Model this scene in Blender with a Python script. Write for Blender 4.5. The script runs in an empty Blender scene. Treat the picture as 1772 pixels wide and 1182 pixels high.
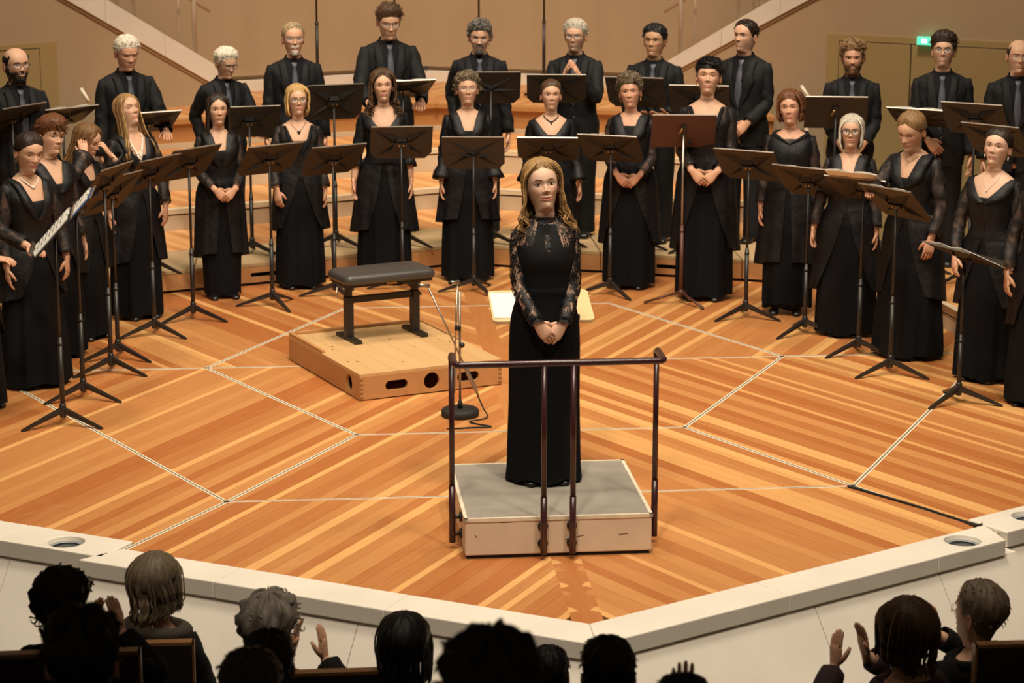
import bpy, bmesh, math, random
import numpy as np
from mathutils import Vector, Matrix, Euler

# ------------------------------------------------------------------ camera
F_PX, PITCH, YAW, CAM_Z = 4065.0, math.radians(13.0), math.radians(5.0), 3.74
CAM = np.array([-1.2586, -10.2604, CAM_Z])
scene = bpy.context.scene
COL = scene.collection
cam_data = bpy.data.cameras.new('camera')
cam_data.sensor_width = 36.0
cam_data.lens = F_PX / 1772.0 * 36.0
cam_data.clip_end = 200
cam_data.dof.use_dof = True
cam_data.dof.focus_distance = 13.6
cam_data.dof.aperture_fstop = 4.5
cam = bpy.data.objects.new('camera', cam_data)
COL.objects.link(cam)
cam.location = CAM
cam.rotation_euler = (math.pi / 2 - PITCH, 0, -YAW)
scene.camera = cam
# ------------------------------------------------------------------ world, lights, exposure
world = bpy.data.worlds.new('hall_ambience')
scene.world = world
world.use_nodes = True
world.node_tree.nodes['Background'].inputs[0].default_value = (1.0, 0.72, 0.45, 1)
world.node_tree.nodes['Background'].inputs[1].default_value = 0.055


def spot(name, loc, target, power, size_deg, blend=0.5, radius=0.35, col=(1.0, 0.86, 0.67)):
    d = bpy.data.lights.new(name, 'SPOT')
    d.energy = power
    d.spot_size = math.radians(size_deg)
    d.spot_blend = blend
    d.shadow_soft_size = radius
    d.color = col
    o = bpy.data.objects.new(name, d)
    COL.objects.link(o)
    o.location = loc
    o.rotation_euler = (Vector(target) - Vector(loc)).to_track_quat('-Z', 'Y').to_euler()
    return o


spot('stage_spot_centre', (0.3, 1.0, 11.0), (0, 4.6, 0), 2900, 64, 0.25, 0.9)
spot('stage_spot_rear', (-0.2, 5.5, 11.0), (0, 8.5, 0), 1500, 66, 0.7, 0.9)
spot('stage_spot_front', (-2.2, -5.5, 11.5), (0, 3.5, 0.3), 2700, 40, 0.4, 0.5)
spot('stage_spot_front', (3.0, -5.0, 11.5), (0.3, 3.7, 0.3), 2300, 40, 0.4, 0.5)
spot('wall_wash', (-3.0, 8.0, 9.5), (-3.3, 13.0, 1.2), 2100, 84, 0.8, 0.6, (1.0, 0.84, 0.64))
spot('wall_wash', (3.0, 8.0, 9.5), (3.3, 13.0, 1.2), 2100, 84, 0.8, 0.6, (1.0, 0.84, 0.64))
spot('stage_spot_side', (-5.0, 2.5, 10.5), (0.5, 6.0, 0), 1200, 58, 0.7, 0.6)
spot('stage_spot_side', (5.0, 2.5, 10.5), (-0.5, 6.0, 0), 1200, 58, 0.7, 0.6)

scene.view_settings.view_transform = 'Standard'
scene.view_settings.look = 'None'
scene.view_settings.gamma = 1.0
scene.view_settings.use_curve_mapping = False
scene.view_settings.exposure = 0.0


# ------------------------------------------------------------------ measuring helpers (real stage metres)
def _ray(u, v):
    x, y = u - 886.0, 591.0 - v
    a = (x, F_PX * math.cos(PITCH) + y * math.sin(PITCH), -F_PX * math.sin(PITCH) + y * math.cos(PITCH))
    c, s = math.cos(YAW), math.sin(YAW)
    return np.array([a[0] * c + a[1] * s, -a[0] * s + a[1] * c, a[2]])


def at(u, v, z=0.0):
    r = _ray(u, v)
    return CAM + r * (z - CAM[2]) / r[2]


def at_y(u, v, Y):
    r = _ray(u, v)
    return CAM + r * (Y - CAM[1]) / r[1]


def z_at(x, y, v):
    d = np.array([x, y]) - CAM[:2]
    yy = d[0] * math.sin(YAW) + d[1] * math.cos(YAW)
    k = (591.0 - v) / F_PX
    return CAM[2] + yy * (k * math.cos(PITCH) - math.sin(PITCH)) / (math.cos(PITCH) + k * math.sin(PITCH))


def at_dist(u, v, d):
    r = _ray(u, v)
    return CAM + r * d / math.hypot(r[0], r[1])


# ------------------------------------------------------------------ mesh helpers
def tag(o, label=None, cat=None, group=None, kind=None):
    if label: o['label'] = label
    if cat: o['category'] = cat
    if group: o['group'] = group
    if kind: o['kind'] = kind
    return o


def empty(name, loc=(0, 0, 0), rz=0.0):
    o = bpy.data.objects.new(name, None)
    o.empty_display_size = 0.1
    COL.objects.link(o)
    o.location = loc
    o.rotation_euler = (0, 0, rz)
    return o


class MB:
    """collects geometry for ONE mesh object"""
    def __init__(self):
        self.v = []; self.f = []; self.m = []; self.c = []; self.sm = []

    def add(self, verts, faces, mat=0, col=None, smooth=True):
        b = len(self.v)
        verts = [tuple(map(float, p)) for p in verts]
        self.v += verts
        self.f += [tuple(i + b for i in f) for f in faces]
        self.m += [mat] * len(faces)
        self.sm += [smooth] * len(faces)
        if col is None:
            self.c += [(1, 1, 1)] * len(verts)
        elif len(col) == 3 and not hasattr(col[0], '__len__'):
            self.c += [tuple(col)] * len(verts)
        else:
            self.c += [tuple(map(float, k)) for k in col]
        return self

    def box(self, x0, x1, y0, y1, z0, z1, mat=0, col=None, M=None):
        vs = [(x0, y0, z0), (x1, y0, z0), (x1, y1, z0), (x0, y1, z0), (x0, y0, z1), (x1, y0, z1), (x1, y1, z1), (x0, y1, z1)]
        if M is not None: vs = [tuple(M @ Vector(p)) for p in vs]
        return self.add(vs, [(0, 3, 2, 1), (4, 5, 6, 7), (0, 1, 5, 4), (1, 2, 6, 5), (2, 3, 7, 6), (3, 0, 4, 7)], mat, col, False)

    def prism(self, poly, z0, z1, mat=0, col=None, M=None):
        n = len(poly)
        area = sum(poly[i][0] * poly[(i + 1) % n][1] - poly[(i + 1) % n][0] * poly[i][1] for i in range(n))
        if area < 0: poly = poly[::-1]
        vs = [(p[0], p[1], z0) for p in poly] + [(p[0], p[1], z1) for p in poly]
        if M is not None: vs = [tuple(M @ Vector(p)) for p in vs]
        fs = [tuple(range(n - 1, -1, -1)), tuple(range(n, 2 * n))]
        fs += [(i, (i + 1) % n, n + (i + 1) % n, n + i) for i in range(n)]
        return self.add(vs, fs, mat, col, False)

    def grid(self, G, closed=True, cap0=False, cap1=False, mat=0, col=None, flip=False, smooth=True):
        G = np.asarray(G, dtype=float)
        nr, nc = G.shape[:2]
        vs = G.reshape(-1, 3)
        fs = []
        lim = nc if closed else nc - 1
        for r in range(nr - 1):
            for c in range(lim):
                d = (c + 1) % nc
                q = (r * nc + c, r * nc + d, (r + 1) * nc + d, (r + 1) * nc + c)
                fs.append(q[::-1] if flip else q)
        if cap0: fs.append(tuple(range(nc)) if flip else tuple(range(nc - 1, -1, -1)))
        if cap1:
            t = tuple((nr - 1) * nc + i for i in range(nc))
            fs.append(t[::-1] if flip else t)
        cc = None
        if col is not None:
            col = np.asarray(col, dtype=float)
            cc = col.reshape(-1, 3) if col.ndim == 3 else tuple(col)
        return self.add(vs, fs, mat, cc, smooth)

    def tube(self, path, rad, n=8, mat=0, col=None, flat=1.0, up=None, caps=True):
        P = np.asarray(path, dtype=float)
        m = len(P)
        rad = np.full(m, rad, dtype=float) if np.isscalar(rad) else np.asarray(rad, dtype=float)
        T = np.gradient(P, axis=0)
        T /= (np.linalg.norm(T, axis=1)[:, None] + 1e-9)
        ref = np.array(up if up is not None else ((0, 0, 1) if abs(T[0][2]) < 0.9 else (1, 0, 0)), dtype=float)
        N = ref - T[0] * (ref @ T[0]); N /= np.linalg.norm(N) + 1e-9
        G = []
        ang = np.linspace(0, 2 * math.pi, n, endpoint=False)
        for i in range(m):
            N = N - T[i] * (N @ T[i]); N /= np.linalg.norm(N) + 1e-9
            B = np.cross(T[i], N)
            G.append(P[i] + rad[i] * (np.cos(ang)[:, None] * N * flat + np.sin(ang)[:, None] * B))
        return self.grid(G, True, caps, caps, mat, col)

    def ellipsoid(self, c, r, nu=12, nv=8, mat=0, col=None, M=None):
        G = []
        for j in range(nv + 1):
            t = math.pi * j / nv
            st = max(math.sin(t), 0.02)
            G.append([(r[0] * st * math.cos(2 * math.pi * i / nu), r[1] * st * math.sin(2 * math.pi * i / nu), -r[2] * math.cos(t)) for i in range(nu)])
        G = np.array(G)
        if M is not None: G = G @ np.array(M.to_3x3()).T
        return self.grid(G + np.array(c), True, True, True, mat, col)

    def lathe(self, prof, n=24, mat=0, c=(0, 0, 0), col=None, caps=True):
        G = [[(c[0] + r * math.cos(2 * math.pi * i / n), c[1] + r * math.sin(2 * math.pi * i / n), c[2] + z) for i in range(n)] for r, z in prof]
        return self.grid(G, True, caps, caps, mat, col)

    def xf(self, M):
        self.v = [tuple(M @ Vector(p)) for p in self.v]
        return self

    def build(self, name, mats, parent=None, loc=None, bevel=0.0, uv=None):
        me = bpy.data.meshes.new(name)
        me.from_pydata(self.v, [], self.f)
        if not isinstance(mats, (list, tuple)): mats = [mats]
        for m in mats: me.materials.append(m)
        if len(mats) > 1: me.polygons.foreach_set('material_index', self.m)
        me.polygons.foreach_set('use_smooth', self.sm)
        if any(k != (1, 1, 1) for k in self.c):
            ca = me.color_attributes.new('Col', 'FLOAT_COLOR', 'POINT')
            ca.data.foreach_set('color', np.hstack([np.array(self.c), np.ones((len(self.c), 1))]).astype(np.float32).ravel())
        if uv is not None:
            ul = me.uv_layers.new(name='UVMap')
            idx = np.zeros(len(me.loops), dtype=np.int32); me.loops.foreach_get('vertex_index', idx)
            ul.data.foreach_set('uv', np.asarray(uv, dtype=np.float32)[idx].ravel())
        me.update()
        o = bpy.data.objects.new(name, me)
        COL.objects.link(o)
        if parent: o.parent = parent
        if loc is not None: o.location = loc
        if bevel > 0:
            b = o.modifiers.new('bevel', 'BEVEL'); b.width = bevel; b.segments = 2; b.limit_method = 'ANGLE'
        return o


def copy_tree(o, parent=None):
    c = o.copy(); COL.objects.link(c); c.parent = parent
    for ch in list(o.children):
        copy_tree(ch, c)
    return c


def cut(o, cutters):
    """subtract meshes (list of MB) from o, bake and keep as plain mesh"""
    tmp = []
    for i, mb in enumerate(cutters):
        k = mb.build('cutter', bpy.data.materials.get('shade_black') or MAT['black'])
        tmp.append(k)
        m = o.modifiers.new('b%d' % i, 'BOOLEAN'); m.operation = 'DIFFERENCE'; m.object = k; m.solver = 'EXACT'
    if o.parent is None: pass
    for k in tmp:
        k.matrix_world = o.matrix_world.copy() if False else k.matrix_world
    bpy.context.view_layer.update()
    dg = bpy.context.evaluated_depsgraph_get()
    me = bpy.data.meshes.new_from_object(o.evaluated_get(dg))
    o.modifiers.clear()
    o.data = me
    for k in tmp: bpy.data.objects.remove(k)
    return o


def smooth01(a, b, x):
    t = np.clip((np.asarray(x, dtype=float) - a) / (b - a), 0, 1)
    return t * t * (3 - 2 * t)


def crom(xs, ys, x):
    """smooth interpolation through a table"""
    xs = np.asarray(xs, dtype=float); ys = np.asarray(ys, dtype=float); x = np.asarray(x, dtype=float)
    d = np.gradient(ys, xs)
    i = np.clip(np.searchsorted(xs, x) - 1, 0, len(xs) - 2)
    h = xs[i + 1] - xs[i]
    t = np.clip((x - xs[i]) / h, 0, 1)
    return (2 * t**3 - 3 * t**2 + 1) * ys[i] + (t**3 - 2 * t**2 + t) * h * d[i] + (-2 * t**3 + 3 * t**2) * ys[i + 1] + (t**3 - t**2) * h * d[i + 1]


# ------------------------------------------------------------------ materials
MAT = {}


def mat(name, col, rough=0.6, metal=0.0, spec=0.5, noise=None, bump=None, attr=False, sss=0.0, sheen=0.0, coat=0.0, emit=None):
    """noise=(scale, amount, stretch xyz) varies the colour; bump=(scale, strength, stretch)"""
    m = bpy.data.materials.new(name); m.use_nodes = True
    nt = m.node_tree; b = nt.nodes['Principled BSDF']
    b.inputs['Base Color'].default_value = (*col, 1)
    b.inputs['Roughness'].default_value = rough
    b.inputs['Metallic'].default_value = metal
    b.inputs['Specular IOR Level'].default_value = spec
    if sss:
        b.inputs['Subsurface Weight'].default_value = sss
        b.inputs['Subsurface Radius'].default_value = (0.012, 0.004, 0.002)
    if sheen: b.inputs['Sheen Weight'].default_value = sheen; b.inputs['Sheen Roughness'].default_value = 0.5
    if coat: b.inputs['Coat Weight'].default_value = coat; b.inputs['Coat Roughness'].default_value = 0.25
    if emit:
        b.inputs['Emission Color'].default_value = (*emit[0], 1); b.inputs['Emission Strength'].default_value = emit[1]
    src = None
    if attr:
        a = nt.nodes.new('ShaderNodeAttribute'); a.attribute_name = 'Col'
        mx = nt.nodes.new('ShaderNodeMix'); mx.data_type = 'RGBA'; mx.blend_type = 'MULTIPLY'
        mx.inputs[0].default_value = 1.0
        mx.inputs[6].default_value = (*col, 1)
        nt.links.new(a.outputs['Color'], mx.inputs[7])
        src = mx.outputs[2]
    tc = nt.nodes.new('ShaderNodeTexCoord')

    def noisenode(sc, st, det=4):
        mp = nt.nodes.new('ShaderNodeMapping'); mp.inputs['Scale'].default_value = st
        nt.links.new(tc.outputs['Object'], mp.inputs[0])
        n = nt.nodes.new('ShaderNodeTexNoise'); n.inputs['Scale'].default_value = sc; n.inputs['Detail'].default_value = det
        nt.links.new(mp.outputs[0], n.inputs['Vector'])
        return n
    if noise:
        sc, am = noise[0], noise[1]; st = noise[2] if len(noise) > 2 else (1, 1, 1)
        n = noisenode(sc, st)
        mr = nt.nodes.new('ShaderNodeMapRange'); mr.inputs[1].default_value = 0.25; mr.inputs[2].default_value = 0.75
        mr.inputs[3].default_value = 1 - am; mr.inputs[4].default_value = 1 + am
        nt.links.new(n.outputs[0], mr.inputs[0])
        mx = nt.nodes.new('ShaderNodeMix'); mx.data_type = 'RGBA'; mx.blend_type = 'MULTIPLY'; mx.inputs[0].default_value = 1.0
        if src is None: mx.inputs[6].default_value = (*col, 1)
        else: nt.links.new(src, mx.inputs[6])
        nt.links.new(mr.outputs[0], mx.inputs[7])
        src = mx.outputs[2]
    if src is not None: nt.links.new(src, b.inputs['Base Color'])
    if bump:
        st = bump[2] if len(bump) > 2 else (1, 1, 1)
        n = noisenode(bump[0], st, 3)
        bp = nt.nodes.new('ShaderNodeBump'); bp.inputs['Strength'].default_value = bump[1]; bp.inputs['Distance'].default_value = 0.01
        nt.links.new(n.outputs[0], bp.inputs['Height']); nt.links.new(bp.outputs[0], b.inputs['Normal'])
    MAT[name] = m
    return m


def sheer(name, col, solid=0.6, scale=60, lace=False, thresh=0.5, rough=0.55):
    """cloth with real openings: mixes with transparency through a woven / lace pattern"""
    m = mat(name, col, rough, noise=(25, 0.45), spec=0.3, bump=(16, 0.9))
    nt = m.node_tree
    out = nt.nodes['Material Output']; b = nt.nodes['Principled BSDF']
    tr = nt.nodes.new('ShaderNodeBsdfTransparent')
    mx = nt.nodes.new('ShaderNodeMixShader')
    tc = nt.nodes.new('ShaderNodeTexCoord')
    if lace:
        wn = nt.nodes.new('ShaderNodeTexNoise'); wn.inputs['Scale'].default_value = 22; wn.inputs['Detail'].default_value = 2
        va = nt.nodes.new('ShaderNodeMix'); va.data_type = 'RGBA'; va.inputs[0].default_value = 0.12
        mp = nt.nodes.new('ShaderNodeMapping'); mp.inputs['Scale'].default_value = (1, 1, 0.55)
        nt.links.new(tc.outputs['Object'], mp.inputs[0])
        nt.links.new(mp.outputs[0], wn.inputs['Vector'])
        nt.links.new(mp.outputs[0], va.inputs[6]); nt.links.new(wn.outputs['Color'], va.inputs[7])
        vo = nt.nodes.new('ShaderNodeTexVoronoi'); vo.feature = 'DISTANCE_TO_EDGE'; vo.inputs['Scale'].default_value = scale
        nt.links.new(va.outputs[2], vo.inputs['Vector'])
        n2 = nt.nodes.new('ShaderNodeTexNoise'); n2.inputs['Scale'].default_value = 30; n2.inputs['Detail'].default_value = 3
        nt.links.new(mp.outputs[0], n2.inputs['Vector'])
        mul = nt.nodes.new('ShaderNodeMath'); mul.operation = 'MULTIPLY_ADD'; mul.inputs[1].default_value = 0.9; mul.inputs[2].default_value = -0.275
        nt.links.new(n2.outputs[0], mul.inputs[0])
        lt = nt.nodes.new('ShaderNodeMath'); lt.operation = 'LESS_THAN'
        nt.links.new(vo.outputs['Distance'], lt.inputs[0]); nt.links.new(mul.outputs[0], lt.inputs[1])
        fac = lt.outputs[0]
        mxx = nt.nodes.new('ShaderNodeMath'); mxx.operation = 'MAXIMUM'; mxx.inputs[1].default_value = solid
        nt.links.new(fac, mxx.inputs[0]); fac = mxx.outputs[0]
    else:
        n2 = nt.nodes.new('ShaderNodeTexNoise'); n2.inputs['Scale'].default_value = scale; n2.inputs['Detail'].default_value = 4
        nt.links.new(tc.outputs['Object'], n2.inputs['Vector'])
        mr = nt.nodes.new('ShaderNodeMapRange'); mr.inputs[1].default_value = 0.38; mr.inputs[2].default_value = 0.62
        mr.inputs[3].default_value = solid; mr.inputs[4].default_value = 1.0
        nt.links.new(n2.outputs[0], mr.inputs[0]); fac = mr.outputs[0]
    nt.links.new(fac, mx.inputs[0]); nt.links.new(tr.outputs[0], mx.inputs[1]); nt.links.new(b.outputs[0], mx.inputs[2])
    nt.links.new(mx.outputs[0], out.inputs['Surface'])
    return m


def wood(name, c_lo, c_hi, rough=0.4, use_tone=True, stripes=None, grain=(1.2, 14.0), coat=0.15, scuff=0.0):
    """planked wood: UV u runs along the plank; attribute Col.r carries each plank's own tone"""
    m = bpy.data.materials.new(name); m.use_nodes = True
    nt = m.node_tree; b = nt.nodes['Principled BSDF']
    b.inputs['Roughness'].default_value = rough
    b.inputs['Coat Weight'].default_value = coat; b.inputs['Coat Roughness'].default_value = 0.3
    tc = nt.nodes.new('ShaderNodeTexCoord')
    mp = nt.nodes.new('ShaderNodeMapping'); mp.inputs['Scale'].default_value = (grain[0], grain[1], 1)
    nt.links.new(tc.outputs['UV'], mp.inputs[0])
    n = nt.nodes.new('ShaderNodeTexNoise'); n.inputs['Scale'].default_value = 3.0; n.inputs['Detail'].default_value = 5; n.inputs['Distortion'].default_value = 0.6
    nt.links.new(mp.outputs[0], n.inputs['Vector'])
    ramp = nt.nodes.new('ShaderNodeMix'); ramp.data_type = 'RGBA'
    ramp.inputs[6].default_value = (*c_lo, 1); ramp.inputs[7].default_value = (*c_hi, 1)
    add = nt.nodes.new('ShaderNodeMath'); add.operation = 'MULTIPLY_ADD'; add.inputs[1].default_value = 0.35; add.use_clamp = True
    nt.links.new(n.outputs[0], add.inputs[0])
    if use_tone:
        a = nt.nodes.new('ShaderNodeAttribute'); a.attribute_name = 'Col'
        sp = nt.nodes.new('ShaderNodeSeparateColor'); nt.links.new(a.outputs['Color'], sp.inputs[0])
        sub = nt.nodes.new('ShaderNodeMath'); sub.operation = 'SUBTRACT'; sub.inputs[1].default_value = 0.17
        nt.links.new(sp.outputs[0], sub.inputs[0]); nt.links.new(sub.outputs[0], add.inputs[2])
    else:
        add.inputs[2].default_value = 0.15
        if stripes:
            mp2 = nt.nodes.new('ShaderNodeMapping'); mp2.inputs['Scale'].default_value = (0.02, stripes, 1)
            nt.links.new(tc.outputs['UV'], mp2.inputs[0])
            wn = nt.nodes.new('ShaderNodeTexNoise'); wn.inputs['Scale'].default_value = 1.0; wn.inputs['Detail'].default_value = 1
            nt.links.new(mp2.outputs[0], wn.inputs['Vector'])
            mr = nt.nodes.new('ShaderNodeMapRange'); mr.inputs[1].default_value = 0.4; mr.inputs[2].default_value = 0.66; mr.inputs[3].default_value = -0.05; mr.inputs[4].default_value = 0.7
            nt.links.new(wn.outputs[0], mr.inputs[0]); nt.links.new(mr.outputs[0], add.inputs[2])
    nt.links.new(add.outputs[0], ramp.inputs[0])
    src = ramp.outputs[2]
    if scuff:
        s = nt.nodes.new('ShaderNodeTexNoise'); s.inputs['Scale'].default_value = 1.6; s.inputs['Detail'].default_value = 8; s.inputs['Roughness'].default_value = 0.7
        nt.links.new(tc.outputs['Object'], s.inputs['Vector'])
        mr = nt.nodes.new('ShaderNodeMapRange'); mr.inputs[1].default_value = 0.62; mr.inputs[2].default_value = 0.76; mr.inputs[3].default_value = 0; mr.inputs[4].default_value = scuff
        nt.links.new(s.outputs[0], mr.inputs[0])
        mx = nt.nodes.new('ShaderNodeMix'); mx.data_type = 'RGBA'; mx.inputs[7].default_value = (0.72, 0.5, 0.3, 1)
        nt.links.new(mr.outputs[0], mx.inputs[0]); nt.links.new(src, mx.inputs[6]); src = mx.outputs[2]
    nt.links.new(src, b.inputs['Base Color'])
    MAT[name] = m
    return m


mat('black', (0.012, 0.012, 0.014), 0.9)
wood('plank', (0.44, 0.140, 0.036), (0.80, 0.435, 0.155), 0.42, True, coat=0.1, scuff=0.35)
wood('tier_wood', (0.50, 0.195, 0.06), (0.76, 0.42, 0.17), 0.45, False, stripes=9.0)
wood('front_wood', (0.42, 0.19, 0.06), (0.50, 0.26, 0.095), 0.4, False, grain=(0.6, 5.0))
wood('box_side', (0.46, 0.22, 0.08), (0.62, 0.34, 0.14), 0.55, False, grain=(1.0, 10.0), coat=0)
wood('box_top', (0.54, 0.31, 0.125), (0.72, 0.475, 0.23), 0.6, True, grain=(1.0, 10.0), coat=0)
wood('worn_top', (0.40, 0.27, 0.14), (0.56, 0.41, 0.23), 0.8, False, grain=(1.0, 5.0), coat=0, scuff=0.25)
wood('seat_wood', (0.20, 0.09, 0.03), (0.36, 0.18, 0.07), 0.45, False)
wood('pale_desk', (0.72, 0.50, 0.26), (0.80, 0.60, 0.34), 0.5, False)
mat('strip', (0.78, 0.70, 0.55), 0.45, noise=(20, 0.12))
mat('strip_gap', (0.10, 0.08, 0.05), 0.8)
mat('marble', (0.80, 0.74, 0.65), 0.5, noise=(2.2, 0.07), bump=(40, 0.05))
mat('marble_wall', (0.74, 0.68, 0.60), 0.55, noise=(1.7, 0.09), bump=(40, 0.05))
mat('stone_band', (0.80, 0.74, 0.64), 0.6, noise=(3, 0.06))
mat('wall_paint', (0.45, 0.325, 0.20), 0.9, noise=(1.2, 0.05), bump=(90, 0.08))
mat('rear_wall', (0.45, 0.325, 0.20), 0.85, noise=(1.0, 0.06), bump=(60, 0.08))
mat('door_paint', (0.40, 0.28, 0.12), 0.55, noise=(1.5, 0.04))
mat('riser_cream', (0.52, 0.41, 0.28), 0.7, noise=(3, 0.06))
mat('nosing', (0.62, 0.50, 0.34), 0.6)
mat('dark_gap', (0.015, 0.012, 0.01), 0.9)
mat('rail_paint', (0.52, 0.42, 0.32), 0.45)
mat('white_plastic', (0.80, 0.72, 0.58), 0.4)
mat('podium_white', (0.72, 0.60, 0.46), 0.55, noise=(5, 0.08))
mat('podium_carpet', (0.29, 0.26, 0.22), 0.95, noise=(7, 0.14), bump=(300, 0.3))
mat('rail_maroon', (0.045, 0.014, 0.016), 0.28, spec=0.6)
mat('stand_black', (0.018, 0.015, 0.014), 0.42, noise=(30, 0.15))
mat('stand_desk', (0.024, 0.0175, 0.013), 0.45, noise=(60, 0.15))
mat('stand_crease_shade', (0.0055, 0.0045, 0.004), 0.6)  # shade of the pressed folds painted in, darker than the desk metal
mat('stand_brown', (0.085, 0.030, 0.018), 0.45, noise=(40, 0.15))
mat('brass', (0.55, 0.32, 0.12), 0.35, metal=0.9)
mat('steel', (0.42, 0.38, 0.33), 0.35, metal=0.8)
mat('paper', (0.82, 0.78, 0.72), 0.8)
mat('ink', (0.06, 0.06, 0.07), 0.8)
mat('folder_black', (0.015, 0.015, 0.018), 0.5)
mat('folder_blue', (0.03, 0.10, 0.35), 0.5)
mat('leather', (0.055, 0.050, 0.048), 0.38, bump=(80, 0.1))
mat('rubber', (0.012, 0.012, 0.012), 0.7)
mat('lamp_glass', (0.045, 0.055, 0.06), 0.3)
mat('lamp_ring', (0.30, 0.33, 0.34), 0.4, metal=0.3)
mat('exit_green', (0.05, 0.45, 0.28), 0.5, emit=((0.15, 0.95, 0.62), 0.9))
mat('exit_white', (0.85, 0.95, 0.9), 0.5, emit=((0.75, 1.0, 0.88), 1.2))
mat('hall_floor', (0.05, 0.032, 0.02), 0.8)
# people
mat('skin', (1, 1, 1), 0.5, attr=True, sss=0.08, spec=0.35, noise=(60, 0.04))
mat('eye_white', (0.74, 0.68, 0.62), 0.25)
mat('iris', (0.035, 0.025, 0.018), 0.15)
mat('lash', (0.02, 0.013, 0.01), 0.7)
mat('hair', (1, 1, 1), 0.5, attr=True, spec=0.28, noise=(90, 0.3, (1, 1, 0.25)))
mat('cloth_black', (0.0050, 0.0055, 0.0070), 0.8, spec=0.25, noise=(20, 0.2), bump=(30, 0.25))
mat('cloth_skirt', (0.0030, 0.0034, 0.0045), 0.85, spec=0.18)
mat('suit', (0.0075, 0.0078, 0.0092), 0.75, spec=0.25, bump=(14, 0.35))
mat('shirt', (0.0035, 0.0035, 0.005), 0.8, spec=0.2)
mat('tie', (0.060, 0.063, 0.085), 0.5, noise=(70, 0.2))
mat('shoe', (0.008, 0.007, 0.007), 0.35, spec=0.5)
mat('pearl', (0.80, 0.70, 0.58), 0.25)
mat('jewel', (0.02, 0.02, 0.03), 0.2)
mat('gold', (0.62, 0.42, 0.18), 0.3, metal=0.9)
mat('frame_dark', (0.015, 0.012, 0.012), 0.3)
mat('frame_metal', (0.45, 0.40, 0.36), 0.3, metal=0.8)
mat('coat_dark', (0.006, 0.0055, 0.0055), 0.9, spec=0.2, bump=(25, 0.3))
mat('coat_plum', (0.035, 0.016, 0.02), 0.9, bump=(25, 0.3))
mat('fur', (0.05, 0.038, 0.026), 0.95, bump=(120, 0.6))
g = mat('lens', (0.9, 0.9, 0.9), 0.05); g.node_tree.nodes['Principled BSDF'].inputs['Alpha'].default_value = 0.12
sheer('organza', (0.013, 0.012, 0.013), 0.62, 26)
sheer('organza_dense', (0.0058, 0.0058, 0.0074), 0.94, 26)
sheer('lace', (0.006, 0.006, 0.008), 0.0, 58, lace=True)
# ================================================================== the setting
rnd = random.Random(4)


def clip_poly(poly, a, b, c):
    """keep a*x + b*y <= c"""
    out = []
    n = len(poly)
    for i in range(n):
        p, q = poly[i], poly[(i + 1) % n]
        dp, dq = a * p[0] + b * p[1] - c, a * q[0] + b * q[1] - c
        if dp <= 0: out.append(p)
        if dp * dq < 0:
            t = dp / (dp - dq)
            out.append((p[0] + (q[0] - p[0]) * t, p[1] + (q[1] - p[1]) * t))
    return out


def poly_area(p):
    return abs(sum(p[i][0] * p[(i + 1) % len(p)][1] - p[(i + 1) % len(p)][0] * p[i][1] for i in range(len(p)))) / 2


fl = MB()
fl.prism([(-4.6, 9.6), (-4.6, 3.1), (0, 0.42), (4.6, 3.1), (4.6, 9.6)], -0.12, -0.021)
floor = tag(fl.build('floor', MAT['dark_gap']), 'varnished orange plank stage floor laid in chevrons', None, None, 'structure')
floor['label'] = 'varnished orange plank stage floor laid in chevrons with pale inlaid lines'


def lay_planks(zone, ang, seed):
    r = random.Random(seed)
    d = (math.cos(ang), math.sin(ang)); nrm = (math.sin(ang), -math.cos(ang))
    offs = [p[0] * nrm[0] + p[1] * nrm[1] for p in zone]
    o = min(offs)
    last = 0
    while o < max(offs):
        light = r.random() < (0.34 if last < 0.5 else 0.12)
        w = r.choice([0.045, 0.055, 0.07]) if light else r.choice([0.07, 0.085, 0.1, 0.12])
        tone = r.uniform(0.72, 1.0) if light else r.choice([0.04, 0.14, 0.22, 0.30, 0.42])
        last = tone
        p = clip_poly(zone, nrm[0], nrm[1], o + w - 0.0012)
        if len(p) > 2: p = clip_poly(p, -nrm[0], -nrm[1], -o)
        o += w
        if len(p) > 2 and min(q[1] for q in p) < 3.0:      # plank ends stop at the coping
            lo = min(p, key=lambda q: q[1] - 0.589 * abs(q[0]))
            k_ = 0.149 if abs(lo[0]) > 2.36 else 0.004
            sg = -1 if lo[0] < 0 else 1
            p = clip_poly(p, sg * 0.589, -1.0, -k_)
        if len(p) < 3 or poly_area(p) < 0.004: continue
        mb = MB(); mb.prism(p, -0.02, 0.0, 0, (tone, tone, tone))
        uo = r.uniform(0, 40)
        uv = [(q[0] * d[0] + q[1] * d[1] + uo, q[0] * nrm[0] + q[1] * nrm[1] + uo) for q in mb.v]
        mb.build('plank', MAT['plank'], floor, uv=uv)


LX = 4.2
frontL = [(-0.075, 0.0), (-0.075, 5.26), (-LX, 5.26), (-LX, 2.20)]
rearL = [(-0.075, 5.26), (-0.075, 9.3), (-1.2, 9.1), (-LX, 8.0), (-LX, 5.26)]
lay_planks(frontL, math.radians(60), 1)
lay_planks([(-x, y) for x, y in frontL], math.radians(120), 2)
lay_planks(rearL, math.radians(120), 3)
lay_planks([(-x, y) for x, y in rearL], math.radians(60), 4)
for y0, y1, t in [(0.0, 2.2, 0.02), (2.2, 5.26, 0.2), (5.26, 9.2, 0.1)]:
    mb = MB(); mb.prism([(-0.075, y0 + (0.04 if y0 == 0 else 0)), (0, y0), (0.075, y0 + (0.04 if y0 == 0 else 0)), (0.075, y1), (-0.075, y1)], -0.02, 0.0, 0, (t + .08,) * 3)
    mb.build('plank', MAT['plank'], floor, uv=[(q[1], q[0] + 7) for q in mb.v])
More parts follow.
